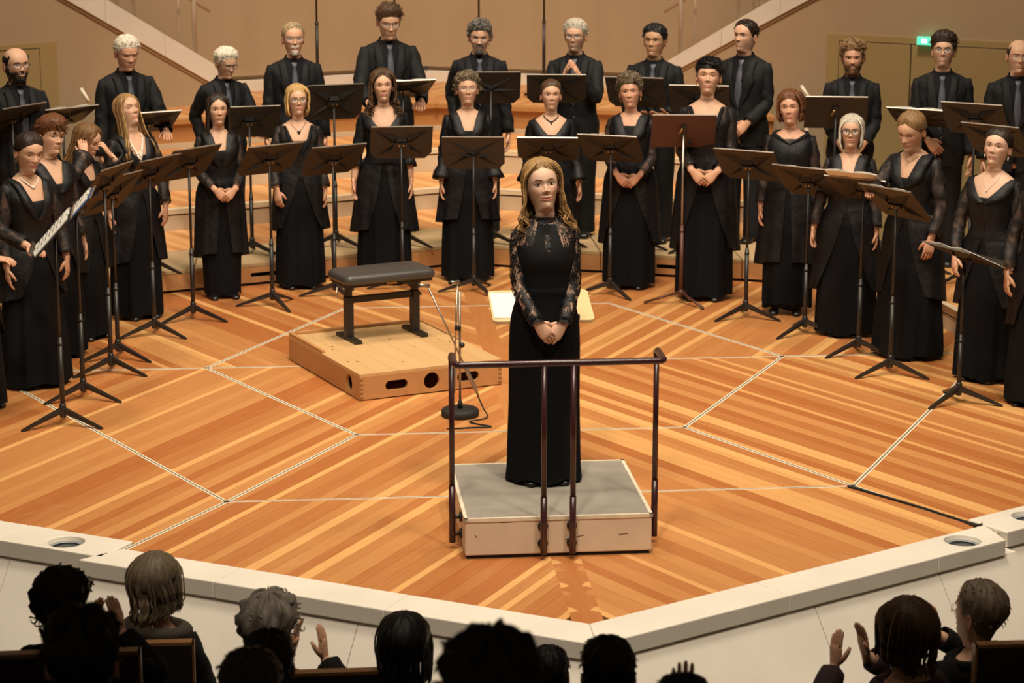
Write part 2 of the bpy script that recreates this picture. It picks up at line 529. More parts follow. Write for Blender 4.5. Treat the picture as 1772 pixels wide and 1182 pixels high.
# the stepped plank ends along the middle seam at the stage front
for i in range(7):
    y = 0.18 + i * 0.12
    for s in (-1, 1):
        mb = MB(); t = [0.85, 0.1, 0.3][i % 3]
        mb.prism([(s * 0.075, y), (s * 0.028, y + 0.028), (s * 0.05, y + 0.072), (s * 0.075, y + 0.085)], -0.02, 0.0004, 0, (t,) * 3)
        mb.build('plank', MAT['plank'], floor, uv=[(q[1], q[0]) for q in mb.v])


def inlay(p, q, w=0.030):
    p = np.array(p); q = np.array(q); d = (q - p) / np.linalg.norm(q - p); n = np.array([-d[1], d[0]])
    mb = MB(); mb.prism([tuple(p - n * w / 2), tuple(q - n * w / 2), tuple(q + n * w / 2), tuple(p + n * w / 2)], -0.004, 0.0016)
    o = mb.build('inlay_strip', MAT['strip'], floor)
    g = MB(); k = w * 0.13
    g.prism([tuple(p - n * k), tuple(q - n * k), tuple(q + n * k), tuple(p + n * k)], 0.0012, 0.0021)
    g.build('strip_joint', MAT['strip_gap'], o)


A, B_, E_, T_ = (1.97, 5.26), (1.0, 3.46), (1.74, 2.13), (1.0, 7.1)
for s in (-1, 1):
    m_ = lambda p: (s * p[0], p[1])
    for a, b in [(A, B_), (B_, E_), (A, T_), (E_, (3.25, 4.95)), (E_, (2.30, 1.22)), (A, (3.3, 5.26))]:
        inlay(m_(a), m_(b))
for y, x in [(5.26, 1.97), (3.46, 1.0), (2.13, 1.74), (7.1, 1.0)]:
    inlay((-x, y), (x, y), 0.024)

# ------------------------------------------------------------------ stone edge of the stage
EA = math.radians(30.5)
edge = empty('trim_1'); tag(edge, 'pale marble coping slabs along the stage edge with round lamp recesses', None, None, 'structure')
front = empty('wall_front'); tag(front, 'sloping pale marble panels below the stage edge', None, None, 'structure')


def edge_pt(side, s, o):
    return (side * (s * math.cos(EA) + o * math.sin(EA)), s * math.sin(EA) - o * math.cos(EA))


def slab(side, s0, s1, o0, o1, miter=False, hole=None, end_cut=0.0):
    pts = [edge_pt(side, s0, o0), edge_pt(side, s1, o0), edge_pt(side, s1 + end_cut, o1), edge_pt(side, s0, o1)]
    if miter:
        pts[0] = (0.0, -o0 / math.cos(EA)); pts[3] = (0.0, -o1 / math.cos(EA))
    g = 0.0018
    cx = sum(p[0] for p in pts) / 4; cy = sum(p[1] for p in pts) / 4
    pts = [(p[0] + (cx - p[0]) * g, p[1] + (cy - p[1]) * g) for p in pts]
    mb = MB(); mb.prism(pts, -0.075, 0.012)
    o = mb.build('slab', MAT['marble'], edge)
    if hole:
        c = edge_pt(side, hole[0], hole[1]); k = MB(); k.lathe([(0.095, -0.06), (0.095, 0.05)], 40, 0, (c[0], c[1], 0))
        cut(o, [k])
        lamp = MB(); lamp.lathe([(0.094, -0.05), (0.094, -0.014), (0.080, -0.010), (0.072, -0.016)], 40, 0, (c[0], c[1], 0), caps=False)
        lo = lamp.build('lamp_ring', MAT['lamp_ring'], o)
        gl = MB(); gl.lathe([(0.0735, -0.056), (0.0735, -0.020), (0.03, -0.018), (0.002, -0.018)], 32, 0, (c[0], c[1], 0))
        gl.build('lamp_glass', MAT['lamp_glass'], o)
    bv = o.modifiers.new('bevel', 'BEVEL'); bv.width = 0.006; bv.segments = 2; bv.limit_method = 'ANGLE'; bv.angle_limit = math.radians(50)
    return o


for side in (-1, 1):
    if side > 0:
        slab(side, 0, 1.02, 0.0, 0.245, True)
        slab(side, 1.02, 2.03, 0.0, 0.245)
        slab(side, 2.03, 2.62, 0.0, 0.245, hole=(2.33, 0.12), end_cut=-0.1)
    else:
        slab(side, 0, 0.95, 0.0, 0.245, True)
        slab(side, 0.95, 1.90, 0.0, 0.245)
        slab(side, 1.90, 2.60, 0.0, 0.245, end_cut=0.1)
    slab(side, 2.62, 3.28, -0.12, 0.16, hole=(2.93, 0.03))
    slab(side, 3.28, 4.2, -0.12, 0.16)
    slab(side, 4.2, 5.2, -0.12, 0.16)
    js = [0, 1.2, 2.05, 2.62, 3.6, 4.6, 5.4] if side > 0 else [0, 1.1, 2.2, 2.62, 3.2, 4.2, 5.2]
    for i in range(len(js) - 1):
        s0, s1 = js[i] + 0.002, js[i + 1] - 0.002
        o0 = 0.225 if js[i] < 2.6 else 0.14
        z0, z1 = -0.075, -0.9
        o1 = o0 + 0.66 * (z0 - z1)
        top = [edge_pt(side, s0, o0), edge_pt(side, s1, o0)]
        bot = [edge_pt(side, s0, o1), edge_pt(side, s1, o1)]
        if i == 0:
            top[0] = (0, -o0 / math.cos(EA)); bot[0] = (0, -o1 / math.cos(EA))
        bk = [edge_pt(side, s0, o0 - 0.12), edge_pt(side, s1, o0 - 0.12)]
        vs = [(*top[0], z0), (*top[1], z0), (*bot[1], z1), (*bot[0], z1), (*bk[0], z0), (*bk[1], z0), (*bk[1], z1), (*bk[0], z1)]
        fs = [(0, 1, 2, 3), (4, 7, 6, 5), (0, 4, 5, 1), (3, 2, 6, 7), (0, 3, 7, 4), (1, 5, 6, 2)]
        if side > 0: fs = [f[::-1] for f in fs]
        mb = MB(); mb.add(vs, fs, 0, None, False)
        mb.build('panel', MAT['marble_wall'], front)

# ------------------------------------------------------------------ rising tiers behind the singers
SL = 0.4


def chev(y0, y1, xm, x0=None):
    if x0 is None:
        return [(-xm, y0 - SL * xm), (0, y0), (xm, y0 - SL * xm), (xm, y1 - SL * xm), (0, y1), (-xm, y1 - SL * xm)]


def prism_nc(mb, poly6, z0, z1):
    """chevron as two convex halves"""
    l = [poly6[0], poly6[1], poly6[4], poly6[5]]; r = [poly6[1], poly6[2], poly6[3], poly6[4]]
    mb.prism(l, z0, z1); mb.prism(r, z0, z1)


def tread(name, poly6, z0, z1, mt, parent):
    mb = MB(); prism_nc(mb, poly6, z0, z1)
    uv = []
    for i_, q in enumerate(mb.v):
        s = 1 if i_ >= len(mb.v) // 2 else -1
        a = math.radians(60 if s > 0 else 120)
        uv.append((q[0] * math.cos(a) + q[1] * math.sin(a), q[0] * math.sin(a) - q[1] * math.cos(a)))
    return mb.build(name, mt, parent, uv=uv)


tiers = empty('floor_tiers'); tag(tiers, 'stepped wooden tiers with cream risers behind the singers', None, None, 'structure')
tread('tread', chev(9.52, 10.5, 3.05), 0.02, 0.18, MAT['tier_wood'], tiers)
levels = [(10.45, 11.45, 0.18, 0.37, 3.0), (11.40, 12.65, 0.37, 0.58, 2.9)]
for y0, y1, z0, z1, xm in levels:
    tread('tread', chev(y0 + 0.05, y1, xm), z0, z1 - 0.001, MAT['tier_wood'], tiers)
    mb = MB(); prism_nc(mb, chev(y0 - 0.01, y0 + 0.06, xm), z1 - 0.048, z1); mb.build('nosing', MAT['nosing'], tiers, bevel=0.004)
    mb = MB(); prism_nc(mb, chev(y0 + 0.02, y0 + 0.05, xm), z1 - 0.06, z1 - 0.048); mb.build('shadow_gap', MAT['dark_gap'], tiers)
    mb = MB(); prism_nc(mb, chev(y0, y0 + 0.05, xm), z0, z1 - 0.06); mb.build('riser', MAT['riser_cream'], tiers)
# upper wooden tier with its own front
mb = MB(); prism_nc(mb, chev(12.60, 12.66, 3.1), 0.58, 0.625); mb.build('skirting', MAT['riser_cream'], tiers)
mb = MB(); prism_nc(mb, chev(12.62, 12.66, 3.1), 0.625, 0.80)
mb.build('panel', MAT['front_wood'], tiers, uv=[(q[0], q[2]) for q in mb.v])
mb = MB(); prism_nc(mb, chev(12.57, 12.68, 3.1), 0.80, 0.85); mb.build('nosing', MAT['front_wood'], tiers, uv=[(q[0], q[2]) for q in mb.v], bevel=0.005)
tread('tread', chev(12.64, 14.55, 3.1), 0.70, 0.849, MAT['tier_wood'], tiers)
# side wings of the first tier
for s in (-1, 1):
    W = [(3.0, 7.55), (3.3, 6.0), (3.36, 5.5), (3.78, 4.3), (4.15, 3.0), (5.6, 3.0), (5.6, 6.6), (3.84, 7.80), (3.0, 8.3)]
    W = [(s * x, y) for x, y in W]
    mb = MB(); mb.prism(W, 0.13, 0.18)
    a = math.radians(60 if s > 0 else 120)
    mb.build('tread', MAT['tier_wood'], tiers, uv=[(q[0] * math.cos(a) + q[1] * math.sin(a), q[0] * math.sin(a) - q[1] * math.cos(a)) for q in mb.v])
    ins = [(s * (abs(x) + 0.012), y) for x, y in W[:5]] + W[5:]
    mb = MB(); mb.prism(ins, 0.0, 0.13); mb.build('riser', MAT['riser_cream'], tiers)
    edge_w = W[:5]
    for i in range(4):
        p, q = np.array(edge_w[i]), np.array(edge_w[i + 1])
        d = (q - p) / np.linalg.norm(q - p); n = np.array([-d[1], d[0]]) * (1 if s > 0 else -1)
        if n[0] * s > 0: n = -n
        mb = MB(); mb.prism([tuple(p), tuple(q), tuple(q - n * 0.055 ), tuple(p - n * 0.055)], 0.128, 0.1815); mb.build('nosing', MAT['nosing'], tiers)
        mb = MB(); mb.prism([tuple(p + n * 0.004 - n * 0.012), tuple(q + n * 0.004 - n * 0.012), tuple(q - n * 0.03), tuple(p - n * 0.03)], 0.115, 0.1285); mb.build('shadow_gap', MAT['dark_gap'], tiers)

# loose wooden platforms in front of the first tier
plat_lab = ['worn wooden platform block with hand slot behind the singer with off-shoulder collar',
            'worn wooden platform block with hand slot behind the singer with the heart pendant',
            'worn wooden platform block at the end beside the singer with pearl necklace',
            'worn wooden platform block with hand slot right behind the turned conductor',
            'worn wooden platform block with hand slot behind the brown music stand',
            'worn wooden platform block at the end behind the singer with lace neckline']
k = 0
for s in (-1, 1):
    xs = [0.002, 1.08, 2.16, 3.2]
    for i in range(3):
        x0, x1 = xs[i] + 0.004, xs[i + 1] - 0.004
        yf = lambda x: 8.70 - SL * x
        root = empty('platform_block', (s * (x0 + x1) / 2, yf((x0 + x1) / 2) + 0.4, 0))
        ox, oy = root.location.x, root.location.y
        P = [(s * x0 - ox, yf(x0) - oy), (s * x1 - ox, yf(x1) - oy), (s * x1 - ox, yf(x1) + 0.82 - oy), (s * x0 - ox, yf(x0) + 0.82 - oy)]
        mb = MB(); mb.prism(P, 0.022, 0.145)
        body = mb.build('frame', MAT['box_side'], root, uv=[(q[0], q[2]) for q in mb.v])
        xm = (x0 + x1) / 2
        if i < 2:
            ang = -s * math.atan(SL)
            c = MB(); hw, hh = 0.10, 0.016
            prof = [(math.cos(t) * hh + (hw if math.cos(t) > 0 else -hw), math.sin(t) * hh) for t in np.linspace(-math.pi / 2, 1.5 * math.pi, 17)[:-1]]
            prof = [(x, z) for x, z in prof]
            vs = [(x, -0.06, z) for x, z in prof] + [(x, 0.05, z) for x, z in prof]
            n = len(prof)
            c.add(vs, [tuple(range(n)), tuple(range(2 * n - 1, n - 1, -1))] + [((j + 1) % n, j, n + j, n + (j + 1) % n) for j in range(n)], 0, None, False)
            c.xf(Matrix.Translation(Vector((s * xm, yf(xm), 0.085))) @ Matrix.Rotation(ang, 4, 'Z'))
            cut(body, [c.xf(Matrix.Identity(4))]) if False else None
            kobj = c.build('cutter', MAT['dark_gap'])
            body.parent = None; body.location = root.location
            bpy.context.view_layer.update()
            bm_ = body.modifiers.new('b', 'BOOLEAN'); bm_.object = kobj; bm_.operation = 'DIFFERENCE'; bm_.solver = 'EXACT'
            bm_.material_mode = 'TRANSFER'
            dg = bpy.context.evaluated_depsgraph_get()
            me = bpy.data.meshes.new_from_object(body.evaluated_get(dg)); body.modifiers.clear(); body.data = me
            bpy.data.objects.remove(kobj)
            body.location = (0, 0, 0); body.parent = root
        g = 0.0
        mb = MB(); mb.prism(P, 0.145, 0.1795); mb.build('top_board', MAT['worn_top'], root, uv=[(q[0], q[1]) for q in mb.v], bevel=0.006)
        P2 = [(p[0] * 0.97, p[1] + (0.02 if j < 2 else 0)) for j, p in enumerate(P)]
        mb = MB(); mb.prism(P2, 0.0, 0.022); mb.build('gap_shade', MAT['dark_gap'], root)  # dark slab stands in for the shaded gap under the block
        tag(root, plat_lab[k], 'platform', 'loose wooden platforms before the tiers'); k += 1

# ------------------------------------------------------------------ walls
def wall_prism(name, p, q, zpoly, th, mt, kind='structure', label=None, parent=None, off=0.0):
    """vertical slab: zpoly given as (s, z) along p->q, thickness away from the stage"""
    p = np.array(p, dtype=float); q = np.array(q, dtype=float); d = (q - p) / np.linalg.norm(q - p)
    n = np.array([-d[1], d[0]])
    if n[1] < 0: n = -n
    vs = [(*(p + d * s + n * off), z) for s, z in zpoly] + [(*(p + d * s + n * (th + off)), z) for s, z in zpoly]
    m = len(zpoly)
    fs = [tuple(range(m)), tuple(range(2 * m - 1, m - 1, -1))] + [((j + 1) % m, j, m + j, m + (j + 1) % m) for j in range(m)]
    mb = MB(); mb.add(vs, fs, 0, None, False)
    bm = bmesh.new(); me_o = mb.build(name, mt, parent); bm.from_mesh(me_o.data)
    bmesh.ops.recalc_face_normals(bm, faces=bm.faces); bm.to_mesh(me_o.data); bm.free()
    if parent is None: tag(me_o, label, None, None, kind)
    return me_o


def px_plane(u, v, p, q):
    """where the sight line meets the vertical plane p-q: (s along, z)"""
    r = _ray(u, v); p = np.array(p, dtype=float); q = np.array(q, dtype=float)
    d = (q - p) / np.linalg.norm(q - p); n = np.array([-d[1], d[0]])
    t = ((p - CAM[:2]) @ n) / (r[:2] @ n)
    X = CAM + r * t
    return float((X[:2] - p) @ d), float(X[2])


# rear wall: two panels meeting on the middle axis
for s, nm in ((-1, 'wall_rear_left'), (1, 'wall_rear_right')):
    p, q = (0.0, 14.5), (s * 7.5, 14.5 - 7.5 * SL)
    L = math.hypot(7.5, 7.5 * SL)
    w = wall_prism(nm, p, q, [(0, 1.0), (L, 1.0), (L, 8.0), (0, 8.0)], 0.2, MAT['rear_wall'], label='tall sand-coloured rear wall panel behind the upper tier')
    wall_prism('ledge', p, q, [(0, 0.849), (L, 0.849), (L, 0.955), (0, 0.955)], 0.3, MAT['stone_band'], parent=w, off=-0.06)
    wall_prism('shadow_gap', p, q, [(0, 0.955), (L, 0.955), (L, 1.0), (0, 1.0)], 0.2, MAT['wall_paint'], parent=w, off=0.05)

for s, nm in ((-1, 'wall_left'), (1, 'wall_right')):
    p, q = (s * 2.15, 12.75), (s * 6.8, 12.75 - 0.65 * 4.65)
    L = math.hypot(4.65, 4.65 * 0.65)
    if s < 0: lo = [px_plane(360, 141, p, q), px_plane(114, 0, p, q)]; hi = [px_plane(374, 114, p, q), px_plane(184, 0, p, q)]
    else: lo = [px_plane(1182, 116, p, q), px_plane(1400, 0, p, q)]; hi = [px_plane(1160, 103, p, q), px_plane(1335, 0, p, q)]
    zl = lambda S, t: t[0][1] + (S - t[0][0]) * (t[1][1] - t[0][1]) / (t[1][0] - t[0][0])
    s0 = min(lo[0][0], hi[0][0]) - 0.05
    wl = wall_prism(nm, p, q, [(s0, -0.9), (L, -0.9), (L, zl(L, lo)), (s0, zl(s0, lo))], 0.25, MAT['wall_paint'], label='sand-coloured side wall rising with the stair beside the tiers')
    # stone band of the stair, in slabs
    n_s = 9
    for i in range(n_s):
        a, b = s0 + (L - s0) * i / n_s + 0.002, s0 + (L - s0) * (i + 1) / n_s - 0.002
        wall_prism('band_slab', p, q, [(a, zl(a, lo)), (b, zl(b, lo)), (b, zl(b, hi)), (a, zl(a, hi))], 0.34, MAT['stone_band'], parent=wl, off=-0.03)
    wall_prism('band_edge', p, q, [(s0, zl(s0, lo) - 0.035), (L, zl(L, lo) - 0.035), (L, zl(L, lo)), (s0, zl(s0, lo))], 0.1, MAT['rear_wall'], parent=wl, off=-0.012)
    # stair railing posts and rails on the band
    pd = np.array(p); dd = (np.array(q) - pd) / np.linalg.norm(np.array(q) - pd); nn = np.array([-dd[1], dd[0]]); nn = nn if nn[1] > 0 else -nn
    rail = empty('stair_railing', (float(pd[0] + dd[0] * 1.5), float(pd[1] + dd[1] * 1.5), 1.2))
    rl = np.array(rail.location)
    tag(rail, 'slim beige stair railing with posts on the %s stone band' % ('left' if s < 0 else 'right'), 'railing')
    rail['label'] = ('slim beige stair railing above the wall with the plain single door frame' if s < 0 else 'slim beige stair railing above the wall with the lit exit sign')
    posts = [(205, 22), (240, 42), (347, 108)] if s < 0 else [(1170, 100), (1272, 33), (1309, 9)]
    ss = []
    for (u, v) in posts:
        S, Z = px_plane(u, v, p, q); ss.append(S)
        b = pd + dd * S + nn * 0.10
        zb = zl(S, hi)
        mb = MB(); mb.tube([(b[0], b[1], zb - 0.0), (b[0], b[1], zb + 1.0)], 0.024, 10)
        mb.xf(Matrix.Translation(-Vector(rl))); mb.build('post', MAT['rail_paint'], rail)
        mb = MB(); b2 = b + dd * 0.10 + nn * 0.12
        mb.tube([(b2[0], b2[1], zb - 0.02), (b2[0], b2[1], zb + 0.9)], 0.012, 8)
        mb.xf(Matrix.Translation(-Vector(rl))); mb.build('post', MAT['rail_paint'], rail)
    for hgt in (0.52, 0.95):
        S0, S1 = min(ss) - 0.18, max(ss) + 0.6
        a = pd + dd * S0 + nn * 0.10; b = pd + dd * S1 + nn * 0.10
        mb = MB(); mb.tube([(a[0], a[1], zl(S0, hi) + hgt), (b[0], b[1], zl(S1, hi) + hgt)], 0.014, 8)
        mb.xf(Matrix.Translation(-Vector(rl))); mb.build('rail', MAT['rail_paint'], rail)
    # door let into the wall
    if s < 0:
        e0 = px_plane(97, 72, p, q); e1 = (e0[0] + 1.35, 0); hinge = px_plane(67, 83, p, q)
        dn = tag(empty('door_1'), 'flush sand-coloured single door in the left side wall', None, None, 'structure')
        leaves = [(hinge[0], e1[0])]
    else:
        e0 = px_plane(1432, 58, p, q); e1 = (e0[0] + 2.6, 0); hinge = px_plane(1453, 70, p, q)
        mid = px_plane(1578, 76, p, q)
        dn = tag(empty('door_2'), 'flush sand-coloured double door in the right side wall under the exit sign', None, None, 'structure')
        leaves = [(hinge[0], mid[0]), (mid[0], e1[0])]
    ztop = e0[1]
    wall_prism('door_frame', p, q, [(e0[0], -0.9), (e1[0] + 0.12, -0.9), (e1[0] + 0.12, ztop), (e0[0], ztop)], 0.05, MAT['door_paint'], parent=dn, off=-0.012)
    zi = hinge[1]
    for a, b in leaves:
        wall_prism('door_leaf', p, q, [(a + 0.006, -0.88), (b - 0.006, -0.88), (b - 0.006, zi - 0.006), (a + 0.006, zi - 0.006)], 0.05, MAT['door_paint'], parent=dn, off=-0.020)
        wall_prism('shadow_gap', p, q, [(a - 0.002, -0.88), (b + 0.002, -0.88), (b + 0.002, zi + 0.002), (a - 0.002, zi + 0.002)], 0.02, MAT['dark_gap'], parent=dn, off=-0.0135)
    if s > 0:
        S, Z = px_plane(1710, 176, p, q); b = pd + dd * S - nn * 0.03
        mb = MB(); mb.ellipsoid((b[0], b[1], Z), (0.022, 0.022, 0.022)); mb.build('knob', MAT['frame_dark'], dn)
        # lit exit sign
        S, Z = px_plane(1614, 69, p, q)
        sg = wall_prism('exit_sign', p, q, [(S - 0.13, Z - 0.045), (S + 0.13, Z - 0.045), (S + 0.13, Z + 0.03), (S - 0.13, Z + 0.03)], 0.04, MAT['exit_green'], off=-0.07)
        tag(sg, 'small lit green exit sign above the double door', 'sign'); del sg['kind']
        for a, b in [(-0.085, -0.03), (0.0, 0.02), (0.05, 0.1)]:
            wall_prism('pictogram', p, q, [(S + a, Z - 0.025), (S + b, Z - 0.03), (S + b, Z + 0.012), (S + a, Z + 0.018)], 0.004, MAT['exit_white'], parent=sg, off=-0.073)
    # short white handrail end
    hx = at_y(*((147, 165) if s < 0 else (1392, 160)), 11.0)
    hr = empty('handrail_end', (hx[0], hx[1], -0.5))
    t = s
    mb = MB(); mb.tube([(0.03, 0, 0.0), (0.03, 0, 1.36)], 0.02, 8); mb.build('post', MAT['rail_paint'], hr)
    zz = hx[2] + 0.5
    mb = MB(); mb.tube([(-0.035, 0, zz + 0.055), (-0.03, 0, zz + 0.06), (0.02, -0.05, zz - 0.02), (0.03, -0.05, zz - 0.035), (0.03, -0.04, zz - 0.05)], 0.016, 10); mb.build('grip', MAT['white_plastic'], hr)
    tag(hr, 'white handrail grip on a post %s' % ('before the single door wall' if s < 0 else 'before the double door wall'), 'handrail')

# hall floor (stalls and passages)
mb = MB(); mb.box(-9, 9, -3.2, 16, -0.95, -0.75)
tag(mb.build('floor_hall', MAT['hall_floor']), 'dark hall floor around and before the stage', None, None, 'structure')
# ================================================================== props on the stage
# ---- conductor's podium with railing
pod = empty('podium', (-0.04, 1.53, 0), math.radians(0.8))
mb = MB(); mb.box(-0.475, 0.475, -0.50, 0.50, 0.018, 0.205); mb.build('body', MAT['podium_white'], pod, bevel=0.006)
mb = MB(); mb.box(-0.465, 0.465, -0.49, 0.49, 0.0, 0.018); mb.build('base', MAT['dark_gap'], pod)
mb = MB()
for b in ((-0.48, 0.48, -0.505, -0.487), (-0.48, 0.48, 0.487, 0.505), (-0.48, -0.462, -0.505, 0.505), (0.462, 0.48, -0.505, 0.505)): mb.box(b[0], b[1], b[2], b[3], 0.196, 0.214)
mb.build('rim', MAT['strip'], pod)
mb = MB(); mb.box(-0.463, 0.463, -0.488, 0.488, 0.204, 0.210); mb.build('carpet', MAT['podium_carpet'], pod)
for x, z, l, a in [(0.08, 0.10, 0.10, -0.2), (-0.42, 0.12, 0.02, 0.9), (0.33, 0.11, 0.05, -0.1), (-0.27, 0.19, 0.06, 0)]:
    M = Matrix.Translation(Vector((x, -0.5005, z))) @ Matrix.Rotation(a, 4, 'Y')
    mb = MB(); mb.box(-l / 2, l / 2, -0.0012, 0.001, -0.0012, 0.0012, M=M); mb.build('scuff_mark', MAT['dark_gap'], pod)
RR = 0.0155
zt = 1.02
rl = empty('podium_railing', (-0.04, 1.0, 0))
rl.parent = pod; rl.location = (0, 0, 0)
xl, xr, yf, yb = -0.525, 0.520, -0.545, -0.30
mb = MB()
cr = 0.03
def arc(c, a0, a1, r, n=5, z=zt): return [(c[0] + r * math.cos(t), c[1] + r * math.sin(t), z) for t in np.linspace(a0, a1, n)]
path = [(xl, yb, zt - 0.03), (xl, yb - 0.005, zt - 0.008), (xl, yb - 0.03, zt)] + arc((xl + cr, yf + cr), math.pi, 1.5 * math.pi, cr) + [(x, yf, zt) for x in (-0.3, 0, 0.3)] + arc((xr - cr, yf + cr), -0.5 * math.pi, 0, cr) + [(xr, yb - 0.03, zt), (xr, yb - 0.005, zt - 0.008), (xr, yb, zt - 0.03)]
mb.tube(path, RR * 1.1, 14); mb.build('top_rail', MAT['rail_maroon'], pod)
bpy.data.objects.remove(rl)
for x, y in ((xl, yb), (xr, yb), (-0.082, yf), (0.065, yf)):
    zb = 0.03
    mb = MB(); mb.tube([(x, y, 0.32), (x, y, zt - 0.005 if y == yf else zt - 0.02)], RR * 0.92, 12)
    mb.tube([(x, y, zb), (x, y, 0.33)], RR * 1.08, 12)
    po = mb.build('post', MAT['rail_maroon'], pod)
    for z in (0.075, 0.165):
        b = MB()
        if y == yf:
            b.tube([(x, yf, z), (x, -0.498, z)], 0.012, 10); b.tube([(x, -0.512, z), (x, -0.4995, z)], 0.026, 18)
        else:
            s = -1 if x < 0 else 1
            b.tube([(x, y, z), (s * 0.473, y, z)], 0.012, 10); b.tube([(s * 0.488, y, z), (s * 0.4745, y, z)], 0.026, 18)
        b.build('bracket', MAT['stand_black'], po)
tag(pod, 'low cream podium with grey carpet and dark maroon tube railing', 'podium')

# ---- conductor's pale desk behind her
cd = empty('conductor_desk', (0.03, 2.62, 0))
Md = Matrix.Translation(Vector((0, 0, 0.955))) @ Matrix.Rotation(math.radians(13), 4, 'X')
mb = MB()
cr = 0.03; w, h = 0.285, 0.205
out = []
for cx, cy, a in ((w - cr, h - cr, 0), (-w + cr, h - cr, 90), (-w + cr, -h + cr, 180), (w - cr, -h + cr, 270)):
    out += [(cx + cr * math.cos(math.radians(a + t)), cy + cr * math.sin(math.radians(a + t))) for t in (0, 30, 60, 90)]
mb.prism(out, -0.010, 0.008, M=Md); mb.build('desk', MAT['pale_desk'], cd, uv=[(q[0], q[1]) for q in mb.v])
mb = MB(); mb.box(-0.08, 0.20, -h + 0.004, -h + 0.02, 0.008, 0.035, M=Md); mb.build('lip', MAT['stand_black'], cd)
mb = MB(); mb.tube([(0, 0.01, 0.03), (0, 0.01, 0.94)], 0.022, 12); mb.build('pole', MAT['stand_black'], cd)
mb = MB(); mb.lathe([(0.2, 0), (0.2, 0.018), (0.05, 0.035), (0.024, 0.05)], 32, 0, (0, 0.01, 0)); mb.build('base', MAT['stand_black'], cd)
tag(cd, 'pale wooden conductor desk with rounded corners behind the podium', 'music desk')
mb = MB(); mb.box(-0.275, -0.02, -0.165, 0.165, 0.0085, 0.012, M=Md); mb.box(-0.02, 0.12, -0.165, 0.165, 0.0085, 0.012, M=Md)
mb.xf(Matrix.Translation(Vector((0, 0, -0.955))))
o = mb.build('sheet_music', MAT['paper'], None, (0.03, 2.62, 0.955)); tag(o, 'open white score lying on the pale conductor desk', 'sheet music', 'sheet music on the desks')
mb = MB(); mb.prism([(-0.17, -0.19), (0.05, -0.19), (0.05, -0.09), (-0.12, -0.09), (-0.16, -0.13)], 0.0125, 0.03, M=Md)
mb.xf(Matrix.Translation(Vector((0, 0, -0.955))))
o = mb.build('baton_case', MAT['folder_black'], None, (0.03, 2.62, 0.955)); tag(o, 'small black case lying on the score of the pale desk', 'case')

# ---- wooden box with bench
bx = empty('wooden_box', (-0.72, 5.04, 0), math.radians(21.0))
bw, bd, bh = 0.50, 0.635, 0.175
def slot_cut(cx, cz, hw, hh, face):
    c = MB()
    prof = [(math.cos(t) * hh + (hw if math.cos(t) > 0 else -hw), math.sin(t) * hh) for t in np.linspace(-math.pi / 2, 1.5 * math.pi, 33)[:-1]]
    n = len(prof)
    if face == 'front': vs = [(cx + x, -bd - 0.05, cz + z) for x, z in prof] + [(cx + x, -bd + 0.08, cz + z) for x, z in prof]
    else: vs = [(-bw - 0.05, cx - x, cz + z) for x, z in prof] + [(-bw + 0.08, cx - x, cz + z) for x, z in prof]
    c.add(vs, [tuple(range(n)), tuple(range(2 * n - 1, n - 1, -1))] + [((j + 1) % n, j, n + j, n + (j + 1) % n) for j in range(n)], 0, None, False)
    return c
def board(nm, b, cutters=(), mt='box_side', uvax=(0, 2)):
    m = MB(); m.box(*b)
    o = m.build(nm, MAT[mt], None, uv=[(q[uvax[0]], q[uvax[1]]) for q in m.v])
    if cutters: cut(o, list(cutters))
    o.parent = bx
    return o
board('front_board', (-bw, bw, -bd, -bd + 0.022, 0.008, bh - 0.02), [slot_cut(-0.245, 0.083, 0.047, 0.031, 'front'), slot_cut(0.0, 0.083, 0.0005, 0.054, 'front'), slot_cut(0.26, 0.083, 0.047, 0.031, 'front')])
board('side_board', (-bw, -bw + 0.022, -bd + 0.0225, bd, 0.008, bh - 0.02), [slot_cut(-0.45, 0.083, 0.0005, 0.054, 'side')], uvax=(1, 2))
board('side_board', (bw - 0.022, bw, -bd + 0.0225, bd, 0.008, bh - 0.02), uvax=(1, 2))
board('back_board', (-bw + 0.023, bw - 0.023, bd - 0.022, bd, 0.008, bh - 0.02))
r = random.Random(5); xs = np.linspace(-bw, bw, 9)
for i in range(8):
    t = r.uniform(0.2, 0.6)
    m = MB(); m.box(xs[i] + 0.0006, xs[i + 1] - 0.0006, -bd, bd, bh - 0.02, bh, 0, (t, t, t))
    m.build('top_plank', MAT['box_top'], bx, uv=[(q[1] + i * 3, q[0] + i) for q in m.v])
m = MB(); m.box(-bw, bw, bd - 0.025, bd, bh, bh + 0.022); m.build('edge_batten', MAT['box_side'], bx, uv=[(q[0], q[1]) for q in m.v], bevel=0.004)
m = MB(); m.box(-bw, -bw + 0.025, 0.02, bd - 0.026, bh, bh + 0.02); m.build('edge_batten', MAT['box_side'], bx, uv=[(q[1], q[0]) for q in m.v], bevel=0.004)
m = MB(); m.box(bw - 0.02, bw, 0.0, bd - 0.026, bh, bh + 0.012); m.build('edge_batten', MAT['box_side'], bx, uv=[(q[1], q[0]) for q in m.v], bevel=0.003)
for sx in (-1, 1):     # finger joints at the front corners
    for i in range(5):
        m = MB(); z = 0.012 + i * 0.029
        m.box(sx * bw - (0.022 if sx > 0 else 0), sx * bw + (0.022 if sx < 0 else 0), -bd - 0.0008, -bd + 0.001, z, z + 0.014)
        m.build('finger_joint', MAT['seat_wood'], bx)
for sx in (-1, 1):
    for sy in (-1, 1):
        m = MB(); m.box(sx * (bw - 0.05) - 0.05, sx * (bw - 0.05) + 0.05, sy * (bd - 0.06) - 0.055, sy * (bd - 0.06) + 0.055, 0, 0.008); m.build('foot_block', MAT['seat_wood'], bx)
r = random.Random(8)
m = MB()
